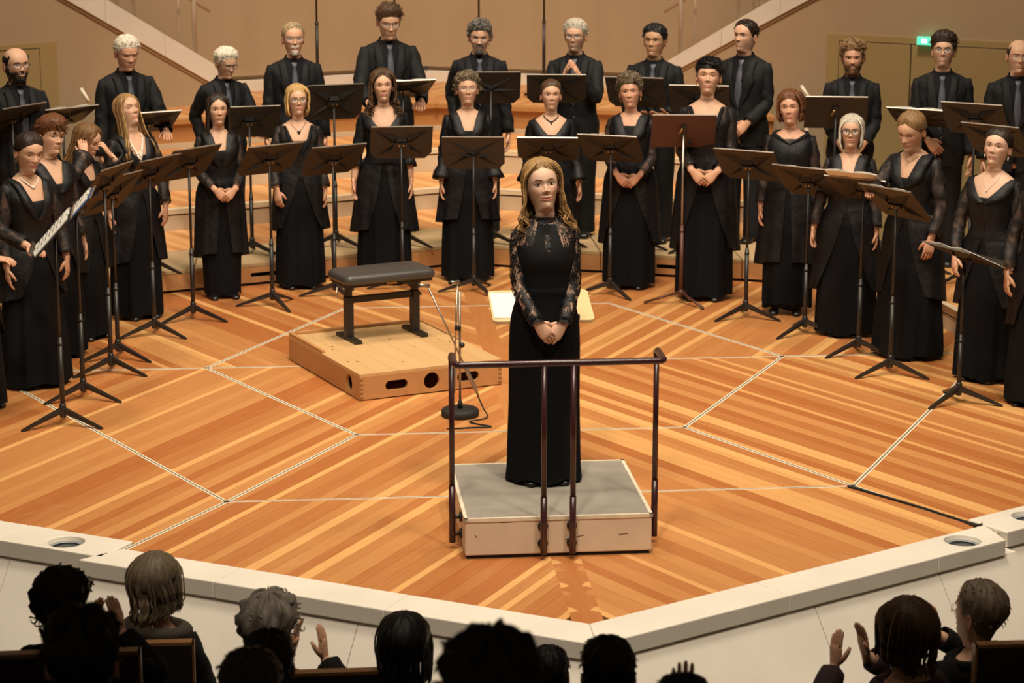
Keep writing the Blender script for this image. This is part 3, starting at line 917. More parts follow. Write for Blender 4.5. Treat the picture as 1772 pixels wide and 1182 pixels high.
for i in range(14):
    m.ellipsoid((r.uniform(-.45, .45), r.uniform(-.55, .5), bh - 0.0002), (r.uniform(.006, .012), r.uniform(.009, .022), 0.0008), 8, 4)
tag(m.build('knots', MAT['seat_wood'], bx), kind='stuff')
tag(bx, 'low pine stage box with round and oval hand holes', 'box')

be = empty('bench', (-0.78, 5.36, bh), math.radians(22.0))
m = MB()
L_, D_, seat_z = 0.335, 0.175, 0.475
prof = []
G = []
for z, ins in [(0.405, 0.02), (0.41, 0.006), (0.43, 0.0), (0.452, 0.003), (0.468, 0.016), (0.476, 0.04), (0.481, 0.09)]:
    ring = []
    lx, dy, c = L_ - ins, D_ - ins, max(0.045 - ins * 0.3, 0.01)
    for cx, cy, a in ((lx - c, dy - c, 0), (-lx + c, dy - c, 90), (-lx + c, -dy + c, 180), (lx - c, -dy + c, 270)):
        for t in (0, 22.5, 45, 67.5, 90): ring.append((cx + c * math.cos(math.radians(a + t)), cy + c * math.sin(math.radians(a + t)), z))
    G.append(ring)
m.grid(G, True, True, True); m.build('cushion', MAT['leather'], be)
m = MB(); m.box(-L_ + 0.025, L_ - 0.025, -D_ + 0.025, D_ - 0.025, 0.388, 0.407); m.build('seat_frame', MAT['stand_black'], be)
m = MB(); m.box(-0.03, 0.045, -D_ + 0.018, -D_ + 0.024, 0.392, 0.404); m.build('maker_plate', MAT['brass'], be)
for sx in (-1, 1):
    m = MB(); m.box(sx * 0.245 - 0.026, sx * 0.245 + 0.026, -0.03, 0.03, 0.025, 0.30); m.build('leg', MAT['stand_black'], be, bevel=0.003)
    m = MB(); m.box(sx * 0.245 - 0.02, sx * 0.245 + 0.02, -0.022, 0.022, 0.30, 0.389); m.build('leg_slider', MAT['stand_black'], be, bevel=0.002)
    m = MB(); m.box(sx * 0.245 - 0.026, sx * 0.245 + 0.026, -0.165, 0.165, 0.0, 0.026); m.build('foot', MAT['stand_black'], be, bevel=0.003)
m = MB(); m.box(-0.219, 0.219, -0.02, 0.02, 0.255, 0.297); m.build('crossbar', MAT['stand_black'], be, bevel=0.003)
m = MB(); m.tube([(-0.30, -0.02, 0.385), (-0.335, -0.02, 0.375), (-0.35, -0.05, 0.35), (-0.355, -0.06, 0.335)], 0.006, 8); m.build('height_lever', MAT['steel'], be)
tag(be, 'black padded bench with metal legs standing on the pine box', 'bench')

# ---- microphone stand
ms = empty('microphone_stand', (-0.347, 3.86, 0))
m = MB(); m.lathe([(0.112, 0), (0.117, 0.006), (0.117, 0.036), (0.108, 0.046), (0.03, 0.05), (0.002, 0.05)], 40); m.build('base', MAT['rubber'], ms)
m = MB(); m.lathe([(0.016, 0.05), (0.016, 0.085), (0.011, 0.095)], 16); m.build('collar', MAT['rubber'], ms)
m = MB(); m.tube([(0, 0, 0.09), (0, 0, 0.79)], 0.0075, 10); m.build('pole', MAT['steel'], ms)
m = MB(); m.box(-0.032, 0.008, -0.016, 0.012, 0.545, 0.575); m.build('clamp', MAT['stand_black'], ms, bevel=0.004)
m = MB(); m.ellipsoid((0.012, -0.018, 0.455), (0.018, 0.018, 0.018)); m.build('clamp', MAT['stand_black'], ms)
for p0, p1, g0 in [((-0.196, 0.02, 0.825), (0.15, -0.05, 0.05), 0.30), ((-0.012, 0.03, 0.84), (-0.045, -0.06, 0.06), 0.36)]:
    p0, p1 = np.array(p0), np.array(p1); d = (p1 - p0) / np.linalg.norm(p1 - p0)
    ln = np.linalg.norm(p1 - p0)
    m = MB(); m.tube([p0, p0 + d * (ln - 0.30)], 0.0055, 8); bo = m.build('boom', MAT['steel'], ms)
    e = p0 + d * (ln - 0.30)
    m = MB(); m.tube([e - d * 0.02, e, e + d * 0.02, e + d * 0.15, e + d * 0.16, e + d * 0.2], [0.007, 0.010, 0.013, 0.013, 0.009, 0.008], 12); m.build('preamplifier', MAT['steel'], bo)
    hd = np.array([-0.06, -0.05, 0.012]) if p0[0] < -0.1 else np.array([-0.05, -0.06, 0.012])
    m = MB(); m.tube([p0 + hd * -0.15, p0 + hd * 0.9], 0.0125, 12); m.build('microphone', MAT['steel'], bo)
    m = MB(); m.tube([p0 + hd * 0.9, p0 + hd * 1.0], 0.0125, 12); m.build('grille', MAT['rubber'], bo)
tag(ms, 'slim microphone stand with round black base and two angled booms', 'microphone stand')
def cable(name, pts, r, label):
    P = []
    pts = [np.array(p, dtype=float) for p in pts]
    for i in range(len(pts) - 1):
        p0 = pts[max(i - 1, 0)]; p1 = pts[i]; p2 = pts[i + 1]; p3 = pts[min(i + 2, len(pts) - 1)]
        for t in np.linspace(0, 1, 7)[:-1]:
            P.append(0.5 * ((2 * p1) + (-p0 + p2) * t + (2 * p0 - 5 * p1 + 4 * p2 - p3) * t * t + (-p0 + 3 * p1 - 3 * p2 + p3) * t**3))
    P.append(pts[-1]); P = np.array(P); o0 = P[0].copy(); o0[2] = 0
    mb = MB(); mb.tube(P - o0, r, 6)
    return tag(mb.build(name, MAT['rubber'], None, tuple(o0)), label, 'cable')
mp = np.array((-0.347, 3.86, 0.0))
cable('microphone_cable', [mp + (0.105, -0.036, 0.14), mp + (0.14, -0.05, 0.06), mp + (0.16, -0.09, 0.008), mp + (0.05, -0.16, 0.006), mp + (0.08, -0.22, 0.006), mp + (0.17, -0.30, 0.006), mp + (0.05, -0.31, 0.006), mp + (-0.10, -0.33, 0.006)], 0.0045, 'thin black cable looping off the microphone boom to the floor')
a = at(1467, 841, 0.008); b = at(1640, 893, 0.008); c_ = at(1690, 908, 0.008)
cable('floor_cable', [a, at(1540, 862, .008), at(1600, 880, .008), b, c_, at(1700, 906, .006)], 0.007, 'black cable lying on the planks and running to the coping corner')
cable('floor_cable', [at(1650, 896, .008), at(1675, 905, .008), at(1694, 914, .006)], 0.005, 'short black cable end branching off at the coping corner')

# ---- tall black rods of the hanging microphones on the upper tier
rod_lab = ['tall thin black microphone mast behind the person with metal glasses and arms down', 'tall thin black microphone mast behind the tallest person in suit', 'tall thin black microphone mast behind the person with half-rim glasses', 'tall thin black microphone mast beside the clapping person']
for i, (u, v) in enumerate([(550, 186), (684, 180), (829, 172), (941, 172)]):
    g = at(u, v, 0.85)
    g = at_y(u, 150, 12.95)
    y_edge = 12.95
    ro = empty('microphone_mast', (g[0], y_edge, 0.85))
    m = MB(); m.tube([(0, 0, 0.04), (0, 0, 0.74)], 0.016, 10); m.build('lower_tube', MAT['stand_black'], ro)
    m = MB(); m.tube([(0, 0, 0.74), (0, 0, 0.76)], 0.019, 10); m.build('collar', MAT['stand_black'], ro)
    m = MB(); m.tube([(0, 0, 0.76), (0, 0, 2.6)], 0.010, 8); m.build('upper_tube', MAT['stand_black'], ro)
    for k in range(3):
        a = math.radians(20 + 120 * k)
        m = MB(); m.tube([(0, 0, 0.07), (0.12 * math.cos(a), 0.12 * math.sin(a), 0.03), (0.23 * math.cos(a), 0.23 * math.sin(a), 0.012)], 0.012, 8); m.build('leg', MAT['stand_black'], ro)
    tag(ro, rod_lab[i], 'microphone stand', 'tall microphone masts on the upper tier')

# ---- music stands
def make_stand(hz, tilt, style='black', tri=0.0):
    """reading side faces +Y; desk centre at height hz; returns (empty, desk matrix)"""
    st = empty('music_stand')
    mt = MAT['stand_brown'] if style == 'brown' else MAT['stand_black']
    dm = MAT['stand_brown'] if style in ('brown',) else MAT['stand_desk']
    hubz = 0.085
    split = hz * 0.42
    m = MB(); m.tube([(0, 0, 0.05), (0, 0, split)], 0.0155, 12); m.build('lower_pole', mt, st)
    m = MB(); m.tube([(0, 0, split), (0, 0, split + 0.012), (0, 0, split + 0.013), (0, 0, split + 0.05)], [0.018, 0.018, 0.0155, 0.012], 12); m.build('collar', mt, st)
    m = MB(); m.tube([(0, 0, split), (0, 0, hz - 0.03)], 0.0095 if style != 'plain' else 0.009, 10); m.build('upper_pole', MAT['steel'] if style == 'brown' else mt, st)
    if style in ('brown',):
        m = MB(); m.ellipsoid((0, 0, hubz), (0.028, 0.028, 0.028)); m.build('hub', mt, st)
    else:
        m = MB(); m.lathe([(0.017, 0.05), (0.021, 0.06), (0.021, 0.125), (0.016, 0.135)], 14); m.build('hub', mt, st)
    for k in range(3):
        a = math.radians(tri + 120 * k)
        R_ = 0.27
        c, s_ = math.cos(a), math.sin(a)
        m = MB()
        if style == 'brown':
            m.tube([(0.02 * c, 0.02 * s_, hubz), (R_ * c, R_ * s_, 0.014)], 0.0095, 8); m.ellipsoid((R_ * c, R_ * s_, 0.013), (0.014, 0.014, 0.013), 8, 6)
        else:
            M = Matrix.Rotation(a, 4, 'Z')
            vs = [(0.012, -0.013, 0.075), (0.012, 0.013, 0.075), (0.012, 0.013, 0.11), (0.012, -0.013, 0.11), (R_, -0.010, 0.0), (R_, 0.010, 0.0), (R_, 0.010, 0.014), (R_, -0.010, 0.014), (R_ + 0.012, -0.006, 0.0), (R_ + 0.012, 0.006, 0.0), (R_ + 0.012, 0.006, 0.008), (R_ + 0.012, -0.006, 0.008)]
            fs = [(0, 1, 2, 3)[::-1]]
            for b0 in (0, 4): fs += [(b0, b0 + 1, b0 + 5, b0 + 4), (b0 + 1, b0 + 2, b0 + 6, b0 + 5), (b0 + 2, b0 + 3, b0 + 7, b0 + 6), (b0 + 3, b0, b0 + 4, b0 + 7)]
            fs.append((8, 9, 10, 11))
            m.add([tuple(M @ Vector(p)) for p in vs], fs, 0, None, False)
        m.build('leg', mt, st)
    # desk frame: x right, y up along desk, z = toward reader
    M = Matrix.Translation(Vector((0, 0, hz))) @ Matrix.Rotation(math.pi, 4, 'Z') @ Matrix.Rotation(math.radians(90 - tilt), 4, 'X')
    # local +z after the X rotation points to the reader (+Y world before tilt)
    w, h = 0.24, 0.165
    m = MB()
    if style == 'plain' or style == 'brown':
        out = [(w, h), (-w, h), (-w, -h), (w, -h)]
    else:
        out = [(w, h), (-w, h), (-w, -h + 0.06), (-w + 0.05, -h), (w - 0.05, -h), (w, -h + 0.06)]
    m.prism(out, 0.0, 0.004, M=M)
    desk = m.build('desk', dm, st)
    m = MB(); m.box(-w + 0.05, w - 0.05, -h, -h + 0.004, 0.004, 0.055, M=M); m.build('lip', dm, desk)
    m = MB(); m.box(-w + 0.004, w - 0.004, h - 0.002, h + 0.0015, -0.003, 0.007, M=M); m.build('top_edge', MAT['steel'], desk)
    if style == 'black':
        # pressed creases, their shade painted in: four tapering folds running from the bracket to the corners
        for sx in (-1, 1):
            for tip, b0, b1 in (((sx * 0.205, 0.128), (sx * 0.035, 0.085), (sx * 0.075, -0.005)), ((sx * 0.180, -0.128), (sx * 0.055, -0.012), (sx * 0.085, -0.075))):
                mid = ((b0[0] + b1[0]) / 2, (b0[1] + b1[1]) / 2)
                vs = [(tip[0], tip[1], -0.0005), (b0[0], b0[1], -0.0005), (b1[0], b1[1], -0.0005), (mid[0], mid[1], -0.022)]
                m = MB(); m.add([tuple(M @ Vector(p)) for p in vs], [(0, 1, 3), (1, 2, 3), (2, 0, 3), (0, 2, 1)], 0, None, False)
                m.build('crease', MAT['stand_crease_shade'], desk)
        vs = [(-0.035, 0.06, -0.0005), (0.035, 0.06, -0.0005), (0.062, 0.0, -0.0005), (-0.062, 0.0, -0.0005), (-0.04, 0.03, -0.02), (0.04, 0.03, -0.02)]
        m = MB(); m.add([tuple(M @ Vector(p)) for p in vs], [(0, 1, 5, 4), (2, 3, 4, 5), (1, 2, 5), (3, 0, 4), (0, 3, 2, 1)], 0, None, False); m.build('crease', MAT['stand_crease_shade'], desk)
        m = MB(); m.box(-0.055, 0.055, -0.02, 0.012, -0.026, -0.0005, M=M); br = m.build('bracket', MAT['stand_black'], desk)
        m = MB()
        for sx in (-1, 1): m.box(sx * 0.016 - 0.006, sx * 0.016 + 0.006, -0.014, 0.0, -0.032, -0.026, M=M)
        m.build('spring_clip', MAT['brass'], br)
    elif style == 'ribbed':
        for (x0, y0), (x1, y1) in [((0, 0), (0.21, 0.14)), ((0, 0), (-0.21, 0.14)), ((0, 0), (-0.2, -0.14)), ((0, 0), (0.2, -0.14)), ((0, -0.02), (0.235, -0.02)), ((0, -0.02), (-0.235, -0.02))]:
            d = Vector((x1 - x0, y1 - y0, 0)); n = Vector((-d.y, d.x, 0)).normalized() * 0.02
            vs = [(x1, y1, -0.0005), (x0 + n.x, y0 + n.y, -0.0005), (x0 - n.x, y0 - n.y, -0.0005), (x0, y0, -0.02)]
            m = MB(); m.add([tuple(M @ Vector(p)) for p in vs], [(0, 1, 3), (1, 2, 3), (2, 0, 3), (0, 2, 1)], 0, None, False); m.build('crease', MAT['stand_crease_shade'], desk)
    else:
        m = MB(); m.box(-0.02, 0.02, -0.05, 0.06, -0.02, -0.0005, M=M); br = m.build('bracket', MAT['stand_black'], desk)
        m = MB(); m.tube([tuple(M @ Vector(p)) for p in ((0.01, 0.05, -0.025), (0.035, 0.0, -0.03))], 0.008, 8); m.build('clamp_lever', MAT['brass'], br)
        m = MB(); m.ellipsoid(tuple(M @ Vector((-0.05, -0.10, -0.012))), (0.014, 0.014, 0.018), 8, 6); m.build('knob', MAT['rubber'], br)
    return st, M


def sheets(M, root, label, kind='booklet', x0=-0.2, x1=0.2, lift=0.0, up=0.0):
    """paper lying on the desk of a stand"""
    loc = M @ Vector((0, 0, 0.0))
    inv = Matrix.Translation(-loc)
    m = MB(); r = random.Random(int(loc.x * 1000) & 255)
    b0 = -0.158 + up
    lay = 0.0048 + lift
    mats = [MAT['paper'], MAT['folder_black'], MAT['folder_blue'], MAT['ink']]
    if kind in ('folder', 'bluefolder'):
        m.box(x0 - 0.02, x1 + 0.02, b0, b0 + 0.305, lay, lay + 0.004, 1 if kind == 'folder' else 2, M=M); lay += 0.0045
    for half in (0, 1):
        xa, xb = (x0, (x0 + x1) / 2) if half == 0 else ((x0 + x1) / 2, x1)
        for k in range(3):
            j = r.uniform(-0.004, 0.004)
            n = 8
            top = [(xa + (xb - xa) * i / n + j, lay + k * 0.003 + 0.012 * math.sin(math.pi * i / n) * (0.4 + 0.3 * k)) for i in range(n + 1)]
            vs = []
            for x, z in top: vs += [(x, b0 + 0.002, z), (x, b0 + 0.30 + j, z), (x, b0 + 0.002, z + 0.0012), (x, b0 + 0.30 + j, z + 0.0012)]
            fs = []
            for i in range(n):
                a = 4 * i; c = a + 4
                fs += [(a + 2, c + 2, c + 3, a + 3), (a, a + 1, c + 1, c), (a, c, c + 2, a + 2), (a + 1, a + 3, c + 3, c + 1)]
            fs += [(0, 2, 3, 1), (4 * n, 4 * n + 1, 4 * n + 3, 4 * n + 2)]
            m.add([tuple(M @ Vector(p)) for p in vs], fs, 0, None, False)
        for k in range(7):   # printed staves
            yy = b0 + 0.04 + k * 0.035
            zt_ = lay + 0.0215
            m.box(xa + 0.02, xb - 0.02, yy, yy + 0.006, lay + 0.0192, lay + 0.0196, 3, M=M)
    m.xf(inv)
    o = m.build('sheet_music', mats, None, loc)
    # place along with the stand
    o.matrix_world = root.matrix_world @ Matrix.Translation(loc)
    o.location = (root.matrix_world @ Matrix.Translation(loc)).to_translation()
    o.rotation_euler = root.rotation_euler
    return tag(o, label, 'sheet music', 'sheet music on the desks')


# (base u, base v, floor z, desk centre v, turn deg, tilt deg, style, label, sheets)
STANDS = [
    (110, 735, 0, 402, 93, 42, 'black', 'black music stand turned edge-on with a folder held by a reaching hand', ('folder', 'open white score in a black folder held by a reaching hand')),
    (145, 690, 0, 366, 91, 42, 'black', 'black music stand with open sheets and blue tab before the silver necklace singer', ('bluefolder', 'open white sheets with a blue cover on the edge-on stand')),
    (193, 645, 0, 320, 68, 38, 'black', 'black music stand before the singer with buttoned wrap and arms down', None),
    (205, 620, 0, 335, 60, 36, 'black', 'black music stand before the singer who raises both hands', None),
    (268, 580, 0, 302, 56, 40, 'black', 'black music stand before the singer with the pearl necklace', None),
    (335, 553, 0, 283, 46, 40, 'black', 'black music stand between the pearl necklace singer and the one with clasped hands', ('folder', 'thin folder edge peeking over the stand beside the pearl necklace singer')),
    (472, 530, 0, 276, 32, 42, 'black', 'black music stand before the singer with clasped hands and wide shawl collar', None),
    (580, 513, 0, 277, 28, 42, 'black', 'black music stand before the singer with the heart pendant', ('booklet', 'white sheets behind the stand of the singer with heart pendant')),
    (697, 500, 0, 247, 2, 34, 'black', 'black music stand before the singer with wide off-shoulder collar and bare wrists', None),
    (820, 505, 0, 265, -6, 34, 'ribbed', 'black music stand with straight star ribs before the singer with flared sleeves', None),
    (948, 500, 0, 258, -8, 50, 'black', 'black music stand behind the conductor before the singer with dark bead necklace', ('booklet', 'white sheets on the stand behind the conductor')),
    (1055, 510, 0, 257, -24, 46, 'black', 'black music stand before the singer in the buttoned dark blouse with gold ring', ('folder', 'thin white sheets in a folder on the stand beside the brown one')),
    (1178, 525, 0, 227, -6, 36, 'brown', 'brown plain music stand with ball hub and steel upper pole', None),
    (1290, 550, 0, 286, -34, 42, 'black', 'black music stand next to the brown one, before the tall singer with clasped hands', ('booklet', 'white sheets behind the stand next to the brown one')),
    (1392, 578, 0, 315, -43, 44, 'black', 'black music stand before the singer with lace neckline, holding a blue folder', ('bluefolder', 'white sheets in a blue folder before the singer with lace neckline')),
    (1485, 613, 0, 328, -42, 56, 'black', 'black music stand before the singer in dark rimmed glasses, partly hidden', ('booklet', 'open printed score touched by the reaching singer', .10)),
    (1540, 648, 0, 352, -58, 46, 'black', 'black music stand before the singer who bends over the score', ('folder', 'white sheets in a black folder before the bending singer')),
    (1658, 697, 0, 443, -66, 66, 'black', 'low black music stand with nearly flat desk before the singer with round earrings', ('booklet', 'curled white sheets on the low flat stand')),
    # behind, on the platforms
    (35, 500, 0.18, 205, 55, 52, 'black', 'black music stand before the person with dark glasses at the single door', None),
    (120, 476, 0.18, 202, 38, 60, 'black', 'flat tilted black music stand with papers before the single door', ('booklet', 'white papers on the tilted stand before the single door')),
    (262, 469, 0.18, 212, 24, 56, 'black', 'black music stand on which a suited person rests one hand', None),
    (437, 440, 0.18, 211, 10, 36, 'black', 'black music stand between the singers with clasped hands and heart pendant', None),
    (582, 426, 0.18, 177, 14, 26, 'black', 'tall black music stand between the heart pendant and off-shoulder collar singers', None),
    (700, 424, 0.18, 153, 14, 62, 'black', 'nearly flat black music stand with loose papers before the tallest suited person', ('booklet', 'loose white papers on the nearly flat stand of the tallest person')),
    (850, 422, 0.18, 152, -2, 34, 'ribbed', 'black music stand with star ribs before the suited person with half-rim glasses', ('booklet', 'white page corner showing over the star-ribbed rear stand')),
    (962, 424, 0.18, 154, -6, 40, 'black', 'black music stand before the clapping person', None),
    (1098, 430, 0.18, 160, -20, 38, 'black', 'black music stand before the suited person with palm turned up', ('booklet', 'white sheets on the stand of the person with palm turned up')),
    (1206, 434, 0.18, 173, -14, 40, 'black', 'black music stand half hidden behind the tall singer with clasped hands', None),
    (1438, 458, 0.18, 195, -10, 36, 'plain', 'plain flat-backed dark music stand beside the singer with lace neckline', None),
    (1585, 470, 0.18, 204, -34, 60, 'ribbed', 'flat tilted black music stand with sheets before the suited person under the exit sign', ('bluefolder', 'white sheets in a blue folder on the tilted stand under the exit sign')),
    (1675, 486, 0.18, 206, -34, 40, 'black', 'black music stand with blue folder beside the double door knob', ('bluefolder', 'white sheets in a blue folder beside the double door knob')),
    (1712, 512, 0.18, 243, -46, 42, 'black', 'black music stand directly behind the singer with round earrings', ('booklet', 'white sheets behind the singer with round earrings')),
]
for (u, v, z, vd, a, tilt, style, lab, sh) in STANDS:
    g = at(u, v, z)
    hz = z_at(g[0], g[1], vd) - z
    one_front = z == 0 and 440 < u < 1260
    st, M = make_stand(hz, tilt, style, (-62 if one_front else 88 + (u % 7) * 2 - 6) - a)
    st.location = (g[0], g[1], z); st.rotation_euler = (0, 0, math.radians(a))
    tag(st, lab, 'music stand', 'music stands of the choir')
    bpy.context.view_layer.update()
    if sh: sheets(M, st, sh[1], sh[0], up=sh[2] if len(sh) > 2 else 0.0)
# ================================================================== people
TWO = 2 * math.pi


def ring_pts(w, f, b, yc, n, ang):
    """superellipse ring; ang = 0 is the front (-Y), +90 deg is +X"""
    s, c = np.sin(ang), np.cos(ang)
    e = np.where(c > 0, 2.0 / n, 2.0 / max(float(np.max(n)), 2.1))
    x = w * np.sign(s) * np.abs(s) ** e
    y = -np.where(c > 0, f, b) * np.sign(c) * np.abs(c) ** e + yc
    return x, y


# ---- head profile, metres above the chin for a head 0.225 high
HZ = np.array([-.10, -.07, -.04, -.022, -.010, 0.0, .012, .030, .045, .060, .075, .095, .113, .130, .150, .172, .192, .207, .218, .2235, .225])
HW = np.array([.057, .052, .0475, .0455, .0450, .0455, .0478, .0535, .0585, .0628, .0670, .0720, .074, .0745, .0745, .0715, .063, .050, .033, .016, .004])
HF = np.array([.043, .041, .038, .037, .052, .084, .091, .090, .0915, .091, .0905, .089, .087, .093, .0925, .084, .067, .049, .030, .014, .004])
HB = np.array([.066, .062, .060, .060, .061, .063, .065, .068, .072, .076, .081, .089, .094, .098, .099, .095, .082, .064, .042, .020, .004])
HN = np.array([2.0, 2.0, 2.0, 1.95, 1.80, 1.45, 1.42, 1.52, 1.64, 1.80, 1.93, 2.08, 2.2, 2.25, 2.25, 2.2, 2.15, 2.1, 2.0, 2.0, 2.0])


class Head:
    def __init__(s, jaw=1.0, wide=1.0, nose=1.0, smile=0.0, male=False, brow=1.0):
        s.jaw, s.wide, s.nose, s.smile, s.male, s.brow = jaw, wide, nose, smile, male, brow

    def sec(s, z):
        w, f, b, n = (crom(HZ, t, z) for t in (HW, HF, HB, HN))
        low = 1 - smooth01(0.02, 0.10, z)
        w = w * s.wide * (1 + (s.jaw - 1) * low * smooth01(-0.03, 0.0, z))
        if s.male: w = w * (1 + 0.16 * (1 - smooth01(-0.03, 0.02, z)) + 0.05 * low)
        return w, f, b, n

    def disp(s, x, z):
        g = lambda cx, cz, sx, sz: np.exp(-((x - cx) / sx) ** 2 - ((z - cz) / sz) ** 2)
        ax = np.abs(x)
        d = np.zeros_like(np.asarray(x, dtype=float) + np.asarray(z, dtype=float))
        gx = lambda cx, cz, sx, sz: np.exp(-((ax - cx) / sx) ** 2 - ((z - cz) / sz) ** 2)
        d = d - 0.0080 * gx(0.030, 0.1130, 0.0165, 0.0105)
        d = d + (0.0032 if s.male else 0.0016) * s.brow * gx(0.026, 0.131, 0.022, 0.008)
        # nose
        t = np.clip((0.124 - z) / (0.124 - 0.0795), 0, 1)
        prof = np.where(z > 0.0795, 0.003 + 0.0215 * t ** 1.25, 0.0245 * np.clip(1 - (0.0795 - z) / 0.0105, 0, 1) ** 0.7)
        prof = np.where(z > 0.124, 0.003 * np.exp(-((z - 0.124) / 0.012) ** 2), prof) * s.nose
        wd = 0.0062 + 0.0052 * np.clip((0.124 - z) / 0.045, 0, 1)
        d = d + prof * np.exp(-(ax / wd) ** 2.2)
        d = d + 0.0085 * gx(0.0125, 0.0765, 0.0062, 0.0068)
        # mouth
        zm = 0.0445 + s.smile * (ax / 0.025) ** 2 * 0.004
        mw = np.exp(-(ax / 0.0245) ** 4)
        d = d + mw * (0.0046 * np.exp(-((z - zm - 0.0055) / 0.0042) ** 2) + 0.0056 * np.exp(-((z - zm + 0.0060) / 0.0050) ** 2) - 0.0035 * np.exp(-((z - zm) / 0.0020) ** 2))
        d = d - 0.0030 * g(0, 0.0290, 0.016, 0.0045) + 0.0045 * g(0, 0.010, 0.016, 0.012)
        d = d + 0.0040 * gx(0.046, 0.088, 0.017, 0.016) + s.smile * 0.004 * gx(0.036, 0.072, 0.013, 0.013)
        d = d - 0.0022 * gx(0.028 + 0.0, 0.060, 0.006, 0.012)
        return d

    def face(s, x, z):
        """y of the face surface in front"""
        w, f, b, n = s.sec(z)
        t = np.clip(np.abs(x) / w, 0, 0.995)
        return -f * (1 - t ** n) ** (1 / n) - s.disp(x, z)

    def surf(s, a, z, off=0.0):
        """smooth skull without features, offset outward"""
        a = np.asarray(a, dtype=float); z = np.asarray(z, dtype=float)
        w, f, b, n = s.sec(z)
        x, y = ring_pts(w, f, b, 0.0, n, a)
        P = np.stack([x, y, z + 0 * x], -1)
        c = np.array([0, 0.004, 0.115])
        d = (P - c) * np.array([1, 1, 1.0]); d[..., 2] *= 0.9
        d /= np.linalg.norm(d, axis=-1)[..., None] + 1e-9
        return P + d * np.asarray(off)[..., None] if np.ndim(off) else P + d * off


TORSO = {
    'f': np.array([  # z, w, front, back, yc
        (0.78, .150, .085, .095, .01), (0.88, .176, .100, .115, .01), (0.97, .158, .100, .100, .008), (1.06, .128, .092, .084, .0), (1.14, .133, .098, .088, .0),
        (1.22, .148, .124, .097, .0), (1.28, .155, .118, .103, .003), (1.33, .160, .098, .106, .006), (1.365, .160, .082, .103, .010), (1.392, .142, .070, .096, .014),
        (1.412, .110, .060, .086, .018), (1.430, .075, .050, .076, .018), (1.446, .056, .043, .067, .012), (1.462, .052, .042, .063, .006)]),
    'm': np.array([
        (0.82, .150, .095, .095, .01), (0.92, .168, .105, .110, .01), (1.02, .162, .115, .100, .005), (1.12, .158, .115, .098, .0), (1.22, .168, .118, .105, .0),
        (1.32, .182, .122, .113, .0), (1.39, .192, .112, .118, .004), (1.44, .198, .095, .115, .010), (1.475, .186, .082, .105, .014),
        (1.498, .145, .070, .096, .018), (1.518, .088, .058, .084, .018), (1.535, .064, .050, .072, .012), (1.552, .060, .049, .068, .006)]),
}


def torso_sec(sex, z, girth=1.0):
    T = TORSO[sex]
    w, f, b, yc = (crom(T[:, 0], T[:, k], z) for k in (1, 2, 3, 4))
    g = 1 + (girth - 1) * smooth01(0, 0.12, (1.36 if sex == 'f' else 1.45) - np.asarray(z))
    return w * g, f * g, b * g, yc


def torso_pt(sex, a, z, off=0.0, girth=1.0, nexp=2.25):
    w, f, b, yc = torso_sec(sex, z, girth)
    x, y = ring_pts(w + off, f + off, b + off, yc, nexp, np.asarray(a, dtype=float))
    return np.stack([x, y, np.asarray(z) + 0 * x], -1)


def bez(p0, p1, p2, n):
    t = np.linspace(0, 1, n)[:, None]
    return (1 - t) ** 2 * p0 + 2 * t * (1 - t) * p1 + t * t * p2


def ik(S, W, l1, l2, pole):
    S, W, pole = np.array(S, float), np.array(W, float), np.array(pole, float)
    d = W - S; L = np.linalg.norm(d)
    if L > (l1 + l2) * 0.995:
        W = S + d / L * (l1 + l2) * 0.995; d = W - S; L = np.linalg.norm(d)
    a = (l1 * l1 - l2 * l2 + L * L) / (2 * L)
    h = math.sqrt(max(l1 * l1 - a * a, 0))
    u = d / L
    pn = pole - u * (pole @ u); pn /= np.linalg.norm(pn) + 1e-9
    return S + u * a + pn * h, W


def arm_path(S, E, W, n=5):
    p = [S + (E - S) * t for t in np.linspace(0, 0.8, n)]
    a, b = S + (E - S) * 0.82, E + (W - E) * 0.18
    p += list(bez(a, E, b, 5))
    p += [E + (W - E) * t for t in np.linspace(0.25, 1.0, n)]
    return np.array(p)


